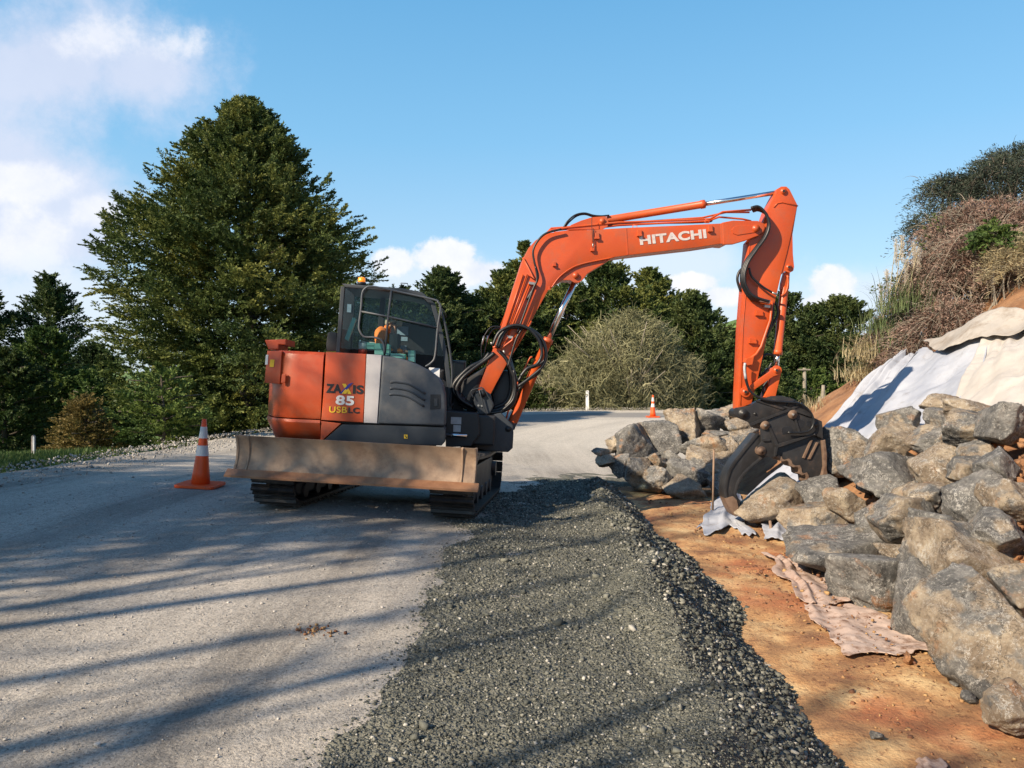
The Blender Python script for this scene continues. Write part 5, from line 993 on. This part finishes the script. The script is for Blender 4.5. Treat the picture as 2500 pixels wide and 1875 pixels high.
for (x, y, s) in ((1458, 575, 1), (1562, 568, 1), (1735, 557, 1), (1354, 644, .7), (1446, 608, .6), (1341, 703, .6)):
    bm = bmesh.new(); H.slab(bm, [(x-5*s, y-7*s), (x+5*s, y-7*s), (x+5*s, y+7*s), (x-5*s, y+7*s)], .17, .14, .004); H.slab(bm, [(x-6*s, y+4*s), (x+6*s, y+4*s), (x+6*s, y+8*s), (x-6*s, y+8*s)], .185, .14, .003); obj('hose_bracket', bm, M['orange'], boom)
htext('HITACHI', 1563, 598.5, 1725.5, 581.5, 23, M['letter'], boom, .1475, .045)
# flange line on the web near the lug
bm = bmesh.new(); H.tube(bm, [(1345, 704), (1366, 676), (1396, 654), (1430, 642), (1500, 628)], .142, .009, 5, 6); obj('flange_weld', bm, M['orange'], boom)
# hydraulic cylinders
def cyl(parent_name, p0, p1, r0, p2, r1, b, eye=None, b1=None):
    bm = bmesh.new(); a, c = H.hit(*p0, b), H.hit(*p1, b); d = (c-a).normalized(); tube(bm, [a, a+d*.02, c-d*.06, c-d*.055, c-d*.004, c], [r0*.9, r0, r0, r0*1.14, r0*1.14, r0*.95], 22); o = obj(parent_name, bm, M['orange'], EX, auto=40)
    bm = bmesh.new(); e = H.hit(*p2, b if b1 is None else b1); tube(bm, [c-d*.02, e], r1, 18); obj('piston_rod', bm, M['chrome'], o, smooth=True); return o
cy = cyl('arm_cylinder', (1482, 537), (1721, 498), .047, (1897, 470), .028, 0.)
bm = bmesh.new(); H.pin(bm, 1471, 539, .055, -.055, .055, 20); obj('cylinder_eye', bm, M['orange'], cy, smooth=True)
bm = bmesh.new(); H.pin(bm, 1909, 467, .055, -.055, .045, 20); obj('rod_eye', bm, M['orange'], cy, smooth=True)
cy = cyl('lift_cylinder', (1250, 1034), (1339, 826), .060, (1404, 686), .036, 0.)
bm = bmesh.new(); H.tube(bm, [(1236, 1022), (1253, 962), (1290, 880), (1300, 872)], .07, .010, 3); obj('cylinder_pipe', bm, M['orange'], cy)
bm = bmesh.new(); H.slab(bm, [(1240, 1026), (1262, 1034), (1256, 1050), (1236, 1044)], .055, -.055, .01); obj('cylinder_eye', bm, M['dark_grey'], cy)
# --- arm
bm = bmesh.new()
ARM = [(1894, 473), (1898, 461), (1908, 455), (1920, 455), (1928, 462), (1936, 478), (1947, 500), (1939, 540), (1932, 572), (1921, 620), (1908, 668), (1896, 720), (1885, 768), (1868, 845), (1850, 926), (1842, 955), (1835, 985), (1802, 998), (1803, 960), (1806, 900), (1810, 800), (1818, 700), (1828, 590), (1846, 570), (1862, 546), (1874, 512)]
H.slab(bm, ARM, .098, -.098, .008); arm = obj('arm', bm, M['orange'], EX, auto=35)
bm = bmesh.new(); H.slab(bm, [(1939, 540), (1947, 500), (1935, 572), (1936, 620), (1939, 652), (1937, 661), (1928, 666), (1916, 662), (1906, 672), (1921, 620)], .085, .055, .004); H.slab(bm, [(1939, 540), (1947, 500), (1935, 572), (1936, 620), (1939, 652), (1937, 661), (1928, 666), (1916, 662), (1906, 672), (1921, 620)], -.055, -.085, .004); al = obj('bucket_cylinder_lug', bm, M['orange'], arm)
for (x, y, b, r_, nm_) in ((1927, 652, .105, .034, 'pivot_pin'), (1914, 466, .12, .036, 'pivot_pin'), (1821, 957, .14, .040, 'pivot_pin')):
    bm = bmesh.new(); H.pin(bm, x, y, b, -b, r_, 20); obj(nm_, bm, M['orange'], arm, smooth=True)
    bm = bmesh.new(); H.pin(bm, x, y, b+.006, b-.01, r_*.5, 8); obj('bolt', bm, M['grapple'], arm)
bm = bmesh.new(); H.tube(bm, [(1889, 506), (1898, 496), (1910, 494), (1948, 503)], .10, .009, 0, 6); obj('weld_seam', bm, M['orange'], arm)
bm = bmesh.new(); H.tube(bm, [(1830, 600), (1822, 700), (1814, 800), (1808, 990)], .099, .006, 0, 6); obj('weld_seam', bm, M['orange'], arm)
for (x, y) in ((1855, 764), (1839, 832)):
    bm = bmesh.new(); H.slab(bm, [(x-9, y-7), (x+8, y-5), (x+8, y+3), (x-9, y+1)], .125, .09, .004); H.slab(bm, [(x-9, y+1), (x+9, y+2), (x+9, y+7), (x-9, y+6)], .14, .09, .003); obj('hose_bracket', bm, M['orange'], arm)
cy = cyl('bucket_cylinder', (1915, 700), (1898, 866), .052, (1896, 893), .030, 0.)
bm = bmesh.new(); H.slab(bm, [(1916, 664), (1929, 664), (1927, 706), (1907, 706), (1909, 690)], .035, -.035, .01); obj('cylinder_neck', bm, M['orange'], cy)
bm = bmesh.new(); H.tube(bm, [(1922, 672), (1924, 690), (1919, 712), (1908, 722)], .06, .012, 3); obj('cylinder_pipe', bm, M['orange'], cy)
def linkbar(name, x0, y0, r0, x1, y1, r1, b0, b1, m):
    bm = bmesh.new(); a = math.atan2(y1-y0, x1-x0); pts = []
    for i in range(9): t = a+math.pi/2+math.pi*i/8; pts.append((x0+r0*math.cos(t), y0+r0*math.sin(t)))
    w = .62*min(r0, r1)
    pts.append((x0+math.cos(a)*r0*1.3+math.sin(a)*w, y0+math.sin(a)*r0*1.3-math.cos(a)*w)); pts.append((x1-math.cos(a)*r1*1.3+math.sin(a)*w, y1-math.sin(a)*r1*1.3-math.cos(a)*w))
    for i in range(9): t = a-math.pi/2+math.pi*i/8; pts.append((x1+r1*math.cos(t), y1+r1*math.sin(t)))
    pts.append((x1-math.cos(a)*r1*1.3-math.sin(a)*w, y1-math.sin(a)*r1*1.3+math.cos(a)*w)); pts.append((x0+math.cos(a)*r0*1.3-math.sin(a)*w, y0+math.sin(a)*r0*1.3+math.cos(a)*w))
    H.slab(bm, pts, b0, b1, .006); return obj(name, bm, m, EX, auto=35)
l1 = linkbar('link', 1897, 904, 12, 1821, 957, 13, .135, .100, M['orange']); linkbar('link', 1897, 904, 12, 1821, 957, 13, -.100, -.135, M['orange'])
bm = bmesh.new(); H.slab(bm, [(1886, 908), (1908, 910), (1896, 960), (1893, 975), (1866, 970), (1874, 950)], .085, -.085, .012); l2 = obj('link', bm, M['orange'], EX, auto=35)
bm = bmesh.new(); H.pin(bm, 1897, 904, .15, -.15, .036, 20); obj('pivot_pin', bm, M['orange'], l1, smooth=True)
bm = bmesh.new(); H.pin(bm, 1897, 904, .156, .14, .018, 8); obj('bolt', bm, M['grapple'], l1)
# --- grapple
def g3(x, y): return (1700+x/3.3175, 850+y/3.3175)
def G(bm, pts, b0, b1, bev=.006): H.slab(bm, [g3(*p) for p in pts], b0, b1, bev)
head = [(310, 490), (330, 482), (440, 466), (480, 440), (545, 408), (610, 388), (700, 386), (790, 412), (860, 455), (915, 500), (945, 560), (860, 520), (800, 500), (720, 508), (600, 560), (450, 622), (425, 600), (330, 560), (308, 535)]
bm = bmesh.new(); G(bm, head, .165, .125); G(bm, head, -.125, -.165); G(bm, [(470, 460), (610, 395), (700, 392), (790, 420), (850, 460), (720, 490), (600, 540), (480, 590)], .12, -.12, .01); gp = obj('grapple', bm, M['grapple'], EX, auto=35)
bm = bmesh.new(); G(bm, [(430, 612), (760, 488), (860, 440), (872, 452), (770, 505), (440, 632)], .180, .16, .003); G(bm, [(700, 478), (720, 468), (925, 535), (930, 560)], .180, .16, .003); G(bm, [(480, 430), (500, 418), (720, 488), (700, 500)], .180, .16, .003); obj('stiffener', bm, M['grapple'], gp)
body = [(520, 600), (540, 585), (600, 575), (690, 535), (740, 508), (800, 503), (850, 530), (945, 560), (1018, 592), (1024, 640), (1026, 735), (945, 700), (860, 710), (660, 800), (650, 870), (620, 885), (560, 872), (510, 860), (500, 800), (528, 760), (525, 690)]
bm = bmesh.new(); G(bm, body, .155, .115); G(bm, body, -.115, -.155); G(bm, [(600, 620), (900, 590), (1000, 620), (1000, 700), (680, 780), (620, 840), (560, 840), (560, 700)], .06, -.06, .008); bd_ = obj('clamp_frame', bm, M['grapple'], gp, auto=35)
bm = bmesh.new()
for pts in ([(590, 650), (606, 645), (668, 780), (655, 800), (640, 790)], [(655, 785), (668, 775), (960, 690), (965, 702), (668, 805)], [(795, 580), (812, 578), (845, 680), (828, 684)], [(640, 800), (665, 795), (650, 870), (630, 878)], [(535, 740), (550, 735), (600, 740), (600, 752), (545, 756)]): G(bm, pts, .175, .15, .003)
obj('stiffener', bm, M['grapple'], gp)
bm = bmesh.new(); G(bm, [(690, 650), (715, 635), (760, 632), (785, 655), (775, 680), (700, 700)], .158, .15, .002); G(bm, [(815, 580), (840, 575), (880, 595), (865, 640), (835, 650)], .158, .15, .002); G(bm, [(895, 590), (930, 590), (925, 640), (890, 630)], .158, .15, .002); obj('painted_cutout_shade', bm, M['black'], gp)  # black plates laid on the frame, painting in the shade of its openings
serr = [(650, 880), (672, 890), (682, 912), (700, 918), (735, 910), (752, 925), (765, 955), (785, 965), (822, 962), (835, 985), (838, 1018), (855, 1030), (880, 1022), (893, 1045), (898, 1085), (915, 1100), (935, 1105), (950, 1130), (985, 1160)]
rj = serr+[(1010, 1150), (1072, 1075), (1070, 1040), (1058, 980), (1060, 860), (1046, 742), (1026, 715), (945, 695), (800, 740), (665, 808), (655, 850)]
bm = bmesh.new(); G(bm, rj, .112, .082); G(bm, rj, -.082, -.112); j1 = obj('jaw', bm, M['grapple'], gp, auto=35)
bm = bmesh.new(); n = len(serr)
G(bm, [(1046, 742), (1060, 860), (1058, 980), (1072, 1075), (1010, 1150), (985, 1160), (960, 1120), (1010, 1060), (1035, 960), (1030, 860), (1020, 750)], .16, -.16, .008)
G(bm, [(p[0], p[1]) for p in serr]+[(p[0]+18, p[1]-14) for p in serr[::-1]], .125, -.125, .002); obj('tooth_edge', bm, M['rusty_steel'], gp)
for q in ([(925, 745), (945, 742), (880, 895), (862, 888)], [(975, 762), (992, 765), (925, 900), (905, 900)]):
    bm = bmesh.new(); G(bm, q, .135, .11, .004); obj('wear_strip', bm, M['rusty_steel'], gp)
lj = [(482, 690), (455, 715), (390, 800), (300, 915), (262, 975), (235, 1055), (224, 1140), (232, 1215), (262, 1290), (292, 1345), (325, 1366), (338, 1320), (358, 1235), (340, 1215), (328, 1185), (335, 1150), (352, 1128), (345, 1100), (360, 1060), (388, 1050), (395, 1012), (420, 1000), (440, 968), (470, 955), (495, 915), (530, 905), (560, 880), (600, 878), (600, 830), (560, 760), (530, 740), (525, 700)]
bm = bmesh.new(); G(bm, lj, .085, .06); G(bm, lj, -.06, -.085); j2 = obj('jaw', bm, M['grapple'], gp, auto=35)
bm = bmesh.new(); outer = [(482, 690), (390, 800), (300, 915), (262, 975), (235, 1055), (224, 1140), (232, 1215), (262, 1290), (292, 1345), (325, 1366)]; inner = [(p[0]+26, p[1]+12) for p in outer[:-1]]+[(330, 1340)]; G(bm, outer+inner[::-1], .10, -.10, .006)
inn = [(560, 878), (530, 900), (470, 950), (420, 995), (380, 1045), (345, 1100), (325, 1185), (338, 1235)]; G(bm, inn+[(p[0]-22, p[1]-10) for p in inn[::-1]], .09, -.09, .003); obj('jaw_spine', bm, M['grapple'], gp, auto=35); bm = bmesh.new(); G(bm, [(232, 1215), (262, 1290), (292, 1345), (325, 1366), (345, 1300), (330, 1230), (300, 1200)], .104, -.104, .008); obj('jaw_tip', bm, M['rusty_steel'], gp, auto=35)
for (x, y, r_, b) in ((385, 530, .058, .19), (785, 537, .055, .19), (560, 625, .055, .18), (530, 832, .055, .17), (968, 622, .038, .165), (478, 533, .018, .172), (738, 458, .020, .172), (960, 700, .02, .165)):
    bm = bmesh.new(); gx, gy = g3(x, y); H.pin(bm, gx, gy, b, -b, r_, 22); H.pin(bm, gx, gy, b+.012, b-.01, r_*.62, 18); pn = obj('pivot_pin', bm, M['rusty_steel'] if r_ > .05 and x != 385 else M['grapple'], gp, smooth=False, auto=40)
bm = bmesh.new()
for (x, y) in ((785, 537), (560, 625)): gx, gy = g3(x, y); H.pin(bm, gx, gy, .21, .19, .014, 10)
obj('grease_cap', bm, M['steel'], gp)
bm = bmesh.new(); H.tube(bm, [g3(650, 685), g3(740, 682)], .13, .016, 0, 10); H.tube(bm, [g3(660, 725), g3(740, 700)], .12, .012, 0, 10); obj('cylinder_fitting', bm, M['steel'], gp, smooth=True)
# --- hoses and steel pipes
def z2(x, y, b=None): return (1100+x/2.44, 420+y/2.44) if b is None else (1100+x/2.44, 420+y/2.44, b)
def z5(x, y, b=None): return (1080+x/4.878, 780+y/4.878) if b is None else (1080+x/4.878, 780+y/4.878, b)
def z7(x, y, b=None): return (1720+x/2.767, 430+y/2.767) if b is None else (1720+x/2.767, 430+y/2.767, b)
def hose(pts, b, r_, m='rubber', parent=None, nm_='hose', s=6): bm = bmesh.new(); H.tube(bm, pts, b, r_, s, 8); return obj(nm_, bm, M[m], parent or EX, smooth=True)
def pipe(pts, b, r_=.0095, parent=None, nm_='steel_pipe'): bm = bmesh.new(); H.tube(bm, pts, b, r_, 0, 8); return obj(nm_, bm, M['orange'], parent or boom, smooth=True)
pipe([z2(300, 915), z2(440, 560), z2(436, 512), z2(455, 490)], .10); pipe([z2(355, 900), z2(455, 610), z2(500, 640), z2(430, 510)], .165)
pipe([z2(345, 970), z2(470, 660)], .175, .013); pipe([z2(385, 985), z2(510, 670)], .175, .012); pipe([z2(330, 920), z2(430, 610)], .16, .009)
pipe([z2(455, 500), z2(530, 410), z2(600, 345), z2(700, 330), z2(1000, 300), z2(1300, 290), z2(1500, 282), z2(1545, 280), z2(1620, 238), z2(1790, 225)], .09, .013); pipe([z2(500, 520), z2(545, 430), z2(620, 362), z2(1000, 318), z2(1300, 303), z2(1530, 293), z2(1600, 268), z2(1740, 280), z2(1790, 292)], .04, .012)
pipe([z2(460, 480), z2(600, 335), z2(900, 312), z2(1500, 272), z2(1640, 240), z2(1780, 240)], -.03, .012)
pipe([z5(780, 200), z5(770, 230), z5(650, 330), z5(600, 330)], .19, .012); pipe([z5(840, 210), z5(830, 250), z5(720, 330), z5(700, 350)], .19, .012); pipe([z5(960, 90), z5(820, 420)], .175, .014); pipe([z5(1060, 20), z5(880, 330)], .16, .012)
pipe([z2(1915, 768), z2(1905, 880), z2(1850, 1040), z2(1820, 1085), z2(1785, 1110), z2(1775, 1120)], .125, .017, arm)
for q in ((1085, 1105, 455), (545, 420, 0)): pass
for x, y in ((485, 662), (355, 983), (1890, 800)):
    X0, Y0 = z2(x, y); bm = bmesh.new(); H.slab(bm, [(X0-7, Y0-4), (X0+7, Y0-2), (X0+6, Y0+4), (X0-8, Y0+2)], .20 if x < 1000 else .15, .14 if x < 1000 else .10, .002); obj('pipe_clamp', bm, M['steel'], boom if x < 1000 else arm)
bm = bmesh.new(); X0, Y0 = z2(1098, 324)
for (x, y) in ((1098, 324), (1528, 293), (545, 422)):
    X0, Y0 = z2(x, y); H.tube(bm, [(X0-5, Y0-3), (X0+5, Y0-3), (X0+5, Y0+4), (X0-5, Y0+4), (X0-5, Y0-3)], .13, .006)
obj('pipe_loop', bm, M['orange'], boom)
X0, Y0 = z2(1780, 1118); bm = bmesh.new(); H.slab(bm, [(X0-12, Y0+6), (X0-6, Y0-4), (X0+12, Y0-8), (X0+8, Y0+12), (X0-4, Y0+14)], .17, .09, .006); obj('shutoff_valve', bm, M['orange'], arm)
# arm hoses
for k_, (d, bb, rr_) in enumerate(((0, .20, .020), (9, .17, .019), (-8, .23, .018), (16, .14, .016))):
    hose([z7(320+d*.5, 222+d), z7(365, 215+d), z7(415+d*.3, 255+d*.4), z7(435-d*.4, 330), z7(410-d*.6, 410), z7(345-d*.8, 500), z7(285-d, 590), z7(262-d, 680), z7(275-d, 750), z7(315-d*.5, 810+d), z7(370, 833+d*.7), z7(435, 850+d*.4)], bb, rr_)
hose([z7(300, 600), z7(240, 640), z7(222, 700), z7(245, 780)], .0, .018); hose([z7(300, 620), z7(320, 680), z7(390, 745), z7(455, 785)], .17, .014)
bm = bmesh.new(); H.tube(bm, [z7(370, 833), z7(440, 850)], .205, .024, 0, 10); H.tube(bm, [z7(455, 785), z7(490, 800)], .17, .013, 0, 8); obj('hose_end', bm, M['steel'], EX, smooth=True)
hose([z7(470, 850), z7(490, 880), z7(495, 930), z7(480, 970), z7(440, 1040), z7(425, 1070)], .04, .017); hose([z7(460, 860), z7(465, 930), z7(440, 1030), z7(420, 1090)], .09, .015)
hose([z7(475, 1270), z7(470, 1220), z7(420, 1205), z7(385, 1240), z7(375, 1330), z7(380, 1345), z7(430, 1300), z7(455, 1260)], .0, .015); hose([z7(400, 1490), z7(395, 1430), z7(430, 1380), z7(480, 1340)], .02, .014)
hose([g3(395, 120), g3(388, 170), g3(400, 260), g3(430, 340), g3(480, 385), g3(560, 420), g3(700, 435), g3(820, 445), g3(900, 490), g3(945, 560), g3(940, 640), g3(880, 680), g3(740, 683)], .21, .013); hose([g3(400, 130), g3(398, 190), g3(415, 290), g3(450, 360), g3(520, 405), g3(600, 440), g3(720, 440), g3(800, 425)], .19, .012)
bm = bmesh.new(); H.tube(bm, [g3(395, 120), g3(390, 170), g3(400, 250)], .213, .016, 3, 8); obj('hose_sleeve', bm, M['sticker'], EX, smooth=True)
# boom back and top hoses
for d in (0, 7): hose([z2(672+d, 332), z2(700+d, 290+d), z2(745+d, 255+d), z2(800, 245+d), z2(850, 258+d), z2(900, 262), z2(945, 258)], .06-.02*d/7, .010)
hose([z2(455, 760), z2(500, 680), z2(522, 620), z2(500, 540), z2(492, 470), z2(520, 410), z2(570, 365), z2(660, 340)], .20, .013); hose([z2(395, 960), z2(440, 840), z2(490, 700), z2(515, 640), z2(505, 560)], .21, .011); hose([z2(600, 350), z2(1000, 312), z2(1500, 300), z2(1560, 280)], .03, .010)
hose([z2(842, 262), z2(842, 330), z2(848, 420)], .165, .004); hose([z2(850, 335), z2(852, 440)], .17, .004)
bm = bmesh.new(); H.tube(bm, [z2(848, 425), z2(848, 450)], .172, .008); obj('hose_end', bm, M['steel'], EX); bm = bmesh.new(); X0, Y0 = z2(848, 462); H.slab(bm, [(X0-4, Y0-4), (X0+4, Y0-4), (X0+4, Y0+4), (X0-4, Y0+4)], .18, .14, .003); obj('grease_fitting', bm, M['orange'], boom)
# swing area bundle
HB = [([(600, 310), (680, 150), (850, 70), (1010, 100), (1140, 230), (1185, 400), (1130, 530), (1010, 585), (930, 680)], .24, .021), ([(660, 340), (760, 130), (900, 90), (1060, 120), (1190, 240), (1235, 420), (1190, 560), (1060, 680), (900, 800)], .21, .021),
      ([(640, 330), (700, 180), (820, 100), (980, 90), (1120, 180), (1215, 330), (1220, 480), (1100, 560), (1000, 590), (900, 740)], .17, .019), ([(560, 400), (480, 490), (330, 570), (200, 690), (130, 800), (160, 900), (280, 960)], .12, .026), ([(620, 400), (520, 480), (380, 580), (240, 700), (170, 830), (220, 950), (380, 1050)], .16, .026),
      ([(650, 360), (470, 520), (300, 600), (160, 720), (110, 850)], .05, .024), ([(680, 380), (760, 470), (830, 620), (870, 780), (860, 950), (780, 1060), (600, 1110), (400, 1070)], .14, .026), ([(700, 400), (800, 520), (850, 700), (850, 880), (760, 1030), (560, 1090), (350, 1040), (240, 980)], .06, .028),
      ([(740, 420), (800, 600), (820, 800), (760, 980), (600, 1060)], -.02, .028), ([(790, 430), (870, 700), (900, 850), (830, 1010), (640, 1110), (450, 1100)], .0, .024), ([(470, 470), (465, 300), (520, 160), (600, 85), (740, 95)], .10, .008), ([(490, 450), (520, 300), (560, 180), (620, 110), (720, 110)], .07, .008),
      ([(880, 860), (1000, 740), (1150, 640), (1160, 590)], .16, .015), ([(210, 880), (250, 980), (400, 1060), (560, 1080)], .1, .026), ([(960, 90), (880, 230), (820, 420), (780, 560)], .20, .013), ([(130, 820), (180, 940), (330, 1030)], .02, .028), ([(850, 600), (870, 800), (840, 960), (720, 1080)], .18, .018)]
for pts, b, r_ in HB: hose([z5(*p) for p in pts], b, r_*.92)
bm = bmesh.new(); H.slab(bm, [z5(*p) for p in [(250, 720), (420, 620), (520, 560), (440, 830), (380, 960), (460, 1090), (340, 1110), (200, 1020), (180, 860)]], -.05, -.35, .05); H.slab(bm, [z5(*p) for p in [(740, 600), (860, 620), (880, 900), (800, 1040), (620, 1110), (560, 1060), (600, 960), (590, 900), (640, 780)]], -.02, -.30, .05); obj('valve_block', bm, M['black'], EX, auto=40)
for x0, y0, x1, y1, b in ((495, 200, 470, 300, .1), (545, 190, 525, 270, .07), (580, 270, 590, 300, .2), (725, 370, 745, 405, .2)):
    bm = bmesh.new(); H.tube(bm, [z5(x0, y0), z5(x1, y1)], b, .011); obj('hose_end', bm, M['steel'], EX)
# --- things carried in the cab
def crate(pg, b0, b1, label, m='mint'):
    bm = bmesh.new(); H.slab(bm, pg, b0, b1, .006); o = obj('storage_case', bm, M[m]); 
    x0, x1 = pg[0][0], pg[1][0]; ym = (pg[0][1]+pg[2][1])/2; bm = bmesh.new(); H.slab(bm, [(x0-.5, ym-.8), (x1+.5, ym-.8), (x1+.5, ym+.6), (x0-.5, ym+.6)], b0+.003, b0-.01, 0); l = obj('lid_seam', bm, M['dark_grey'], o); tag(o, label, 'case'); return o
BB = -.06
crate([(896, 836), (914, 837), (913, 853), (896, 852)], BB-.06, BB-.28, 'small mint green case beside the red and white drum in the cab window')
crate([(914, 838), (936, 839), (936, 867), (914, 866)], BB-.02, BB-.25, 'tall mint green case left of the upright guard bar in the cab window')
crate([(941, 840), (951, 841), (950, 868), (941, 867)], BB-.02, BB-.25, 'narrow mint green case right of the upright guard bar')
crate([(953, 862), (989, 864), (989, 876), (953, 872)], BB-.02, BB-.25, 'low wide mint green case behind the curved hood')
crate([(996, 855), (1012, 856), (1012, 884), (996, 880)], BB-.02, BB-.25, 'mint green case with a small picture at the right of the row')
c0 = H.hit(885, 864, -.18); t = empty('drum', c0, 'white and red drum standing in the cab window at the left of the mint cases', 'drum'); bm = bmesh.new(); tube(bm, [c0, c0+H.C*.06], .052, 20); obj('red_base', bm, M['red'], t, smooth=True); bm = bmesh.new(); tube(bm, [c0+H.C*.06, c0+H.C*.135], .052, 20); obj('white_side', bm, M['white'], t, smooth=True); bm = bmesh.new(); tube(bm, [c0+H.C*.135, c0+H.C*.148], .055, 20); obj('lid', bm, M['sticker'], t, smooth=True)
# --- operator
def skin(name, verts, edges, rad, m, parent=None, sub=2):
    me = bpy.data.meshes.new(name); me.from_pydata([tuple(v) for v in verts], edges, []); o = bpy.data.objects.new(name, me); COL.objects.link(o); sm = o.modifiers.new('s', 'SKIN'); sm.use_smooth_shade = True
    for i, r_ in enumerate(rad): me.skin_vertices[0].data[i].radius = (r_, r_) if not isinstance(r_, tuple) else r_
    me.skin_vertices[0].data[0].use_root = True; su = o.modifiers.new('b', 'SUBSURF'); su.levels = sub; su.render_levels = sub
    me2 = bpy.data.meshes.new_from_object(o.evaluated_get(bpy.context.evaluated_depsgraph_get())); bpy.data.objects.remove(o); me2.materials.clear(); return link(name, me2, m, parent, smooth=True)
zS = zM+.50; b = -.56; def_ = None
Z = lambda x, y, bb=b: H.hit(x, y, bb)
pel = H.P(-.14, b, zS); ps = empty('person', pel, 'operator seated in the cab in orange workwear and a beige cap, head bent forward', 'person')
nk = Z(940, 803); chest = Z(930, 828); shl, shr = Z(926, 815, b+.17), Z(928, 813, b-.17); head = Z(956, 797)
V = [pel, (pel+chest)/2, chest, nk, head-H.C*.01, shl, Z(926, 846, b+.22), Z(966, 856, b+.20), Z(983, 858, b+.16), shr, Z(930, 846, b-.20), Z(965, 856, b-.16), Z(985, 858, b-.12),
     H.P(.12, b+.11, zS+.02), H.P(.32, b+.12, zS-.03), H.P(.38, b+.12, zS-.42), H.P(.12, b-.11, zS+.02), H.P(.32, b-.12, zS-.03), H.P(.38, b-.12, zS-.42)]
Eg = [(0, 1), (1, 2), (2, 3), (3, 4), (2, 5), (5, 6), (6, 7), (7, 8), (2, 9), (9, 10), (10, 11), (11, 12), (0, 13), (13, 14), (14, 15), (0, 16), (16, 17), (17, 18)]
skin('body', V, Eg, [.15, .145, .15, .06, .05, .075, .05, .04, .028, .075, .05, .04, .028, .085, .065, .05, .085, .065, .05], M['hivis'], ps)
hd_ = [head-H.C*.05-H.A*.01, head, head+H.C*.05+H.A*.0]; hm = skin('head', hd_+[head-H.C*.045+H.A*.06, head+H.C*.015+H.A*.085], [(0, 1), (1, 2), (1, 4), (0, 3)], [.062, .078, .066, .030, .014], M['skin'], ps)
bm = bmesh.new(); bmesh.ops.create_uvsphere(bm, u_segments=20, v_segments=12, radius=.087)
for v in bm.verts:
    if v.co.z < 0: v.co.z *= .12
q = Matrix.Rotation(R(18), 4, H.B); bmesh.ops.transform(bm, matrix=Matrix.Translation(head+H.C*.045) @ q, verts=bm.verts[:]); tube(bm, [head+H.C*.05+H.A*.06, head+H.C*.03+H.A*.13], [.055, .03], 12); obj('cap', bm, M['cap'], ps, smooth=True)
for s in (1, -1):
    bm = bmesh.new(); e = head+H.B*(.078*s)-H.A*.01; bmesh.ops.create_uvsphere(bm, u_segments=8, v_segments=6, radius=.018, matrix=Matrix.Translation(e)); obj('ear', bm, M['skin'], ps, smooth=True)
    bm = bmesh.new(); e = head+H.B*(.03*s)+H.A*.072+H.C*.02; bmesh.ops.create_uvsphere(bm, u_segments=8, v_segments=6, radius=.010, matrix=Matrix.Translation(e)); obj('eye', bm, M['white'], ps, smooth=True)
    w0 = V[8] if s > 0 else V[12]; hv = [w0, w0+H.A*.05]; he = [(0, 1)]; hr_ = [.026, .030]
    for f_ in range(4):
        k0 = len(hv); o0 = hv[1]+H.B*(.024-.016*f_)+H.A*.02; ln = (.030, .034, .032, .025)[f_]; hv += [o0, o0+H.A*ln*.6-H.C*.012, o0+H.A*ln*.6-H.C*(.012+ln*.7)]; he += [(1, k0), (k0, k0+1), (k0+1, k0+2)]; hr_ += [.009, .0085, .0075]
    k0 = len(hv); hv += [w0+H.A*.03-H.B*s*.02, w0+H.A*.055-H.B*s*.035-H.C*.02]; he += [(0, k0), (k0, k0+1)]; hr_ += [.011, .009]
    skin('hand', hv, he, hr_, M['skin'], ps, 1)
bm = bmesh.new(); tube(bm, [pel+H.C*.22+H.B*.17-H.A*.0, chest+H.B*.15+H.A*.03, nk+H.B*.08], .018, 8, sm=4); tube(bm, [chest-H.C*.08+H.A*.10+H.B*.12, chest-H.C*.06-H.A*.13+H.B*.12], .014, 8); obj('reflective_tape', bm, M['refl'], ps, smooth=True)
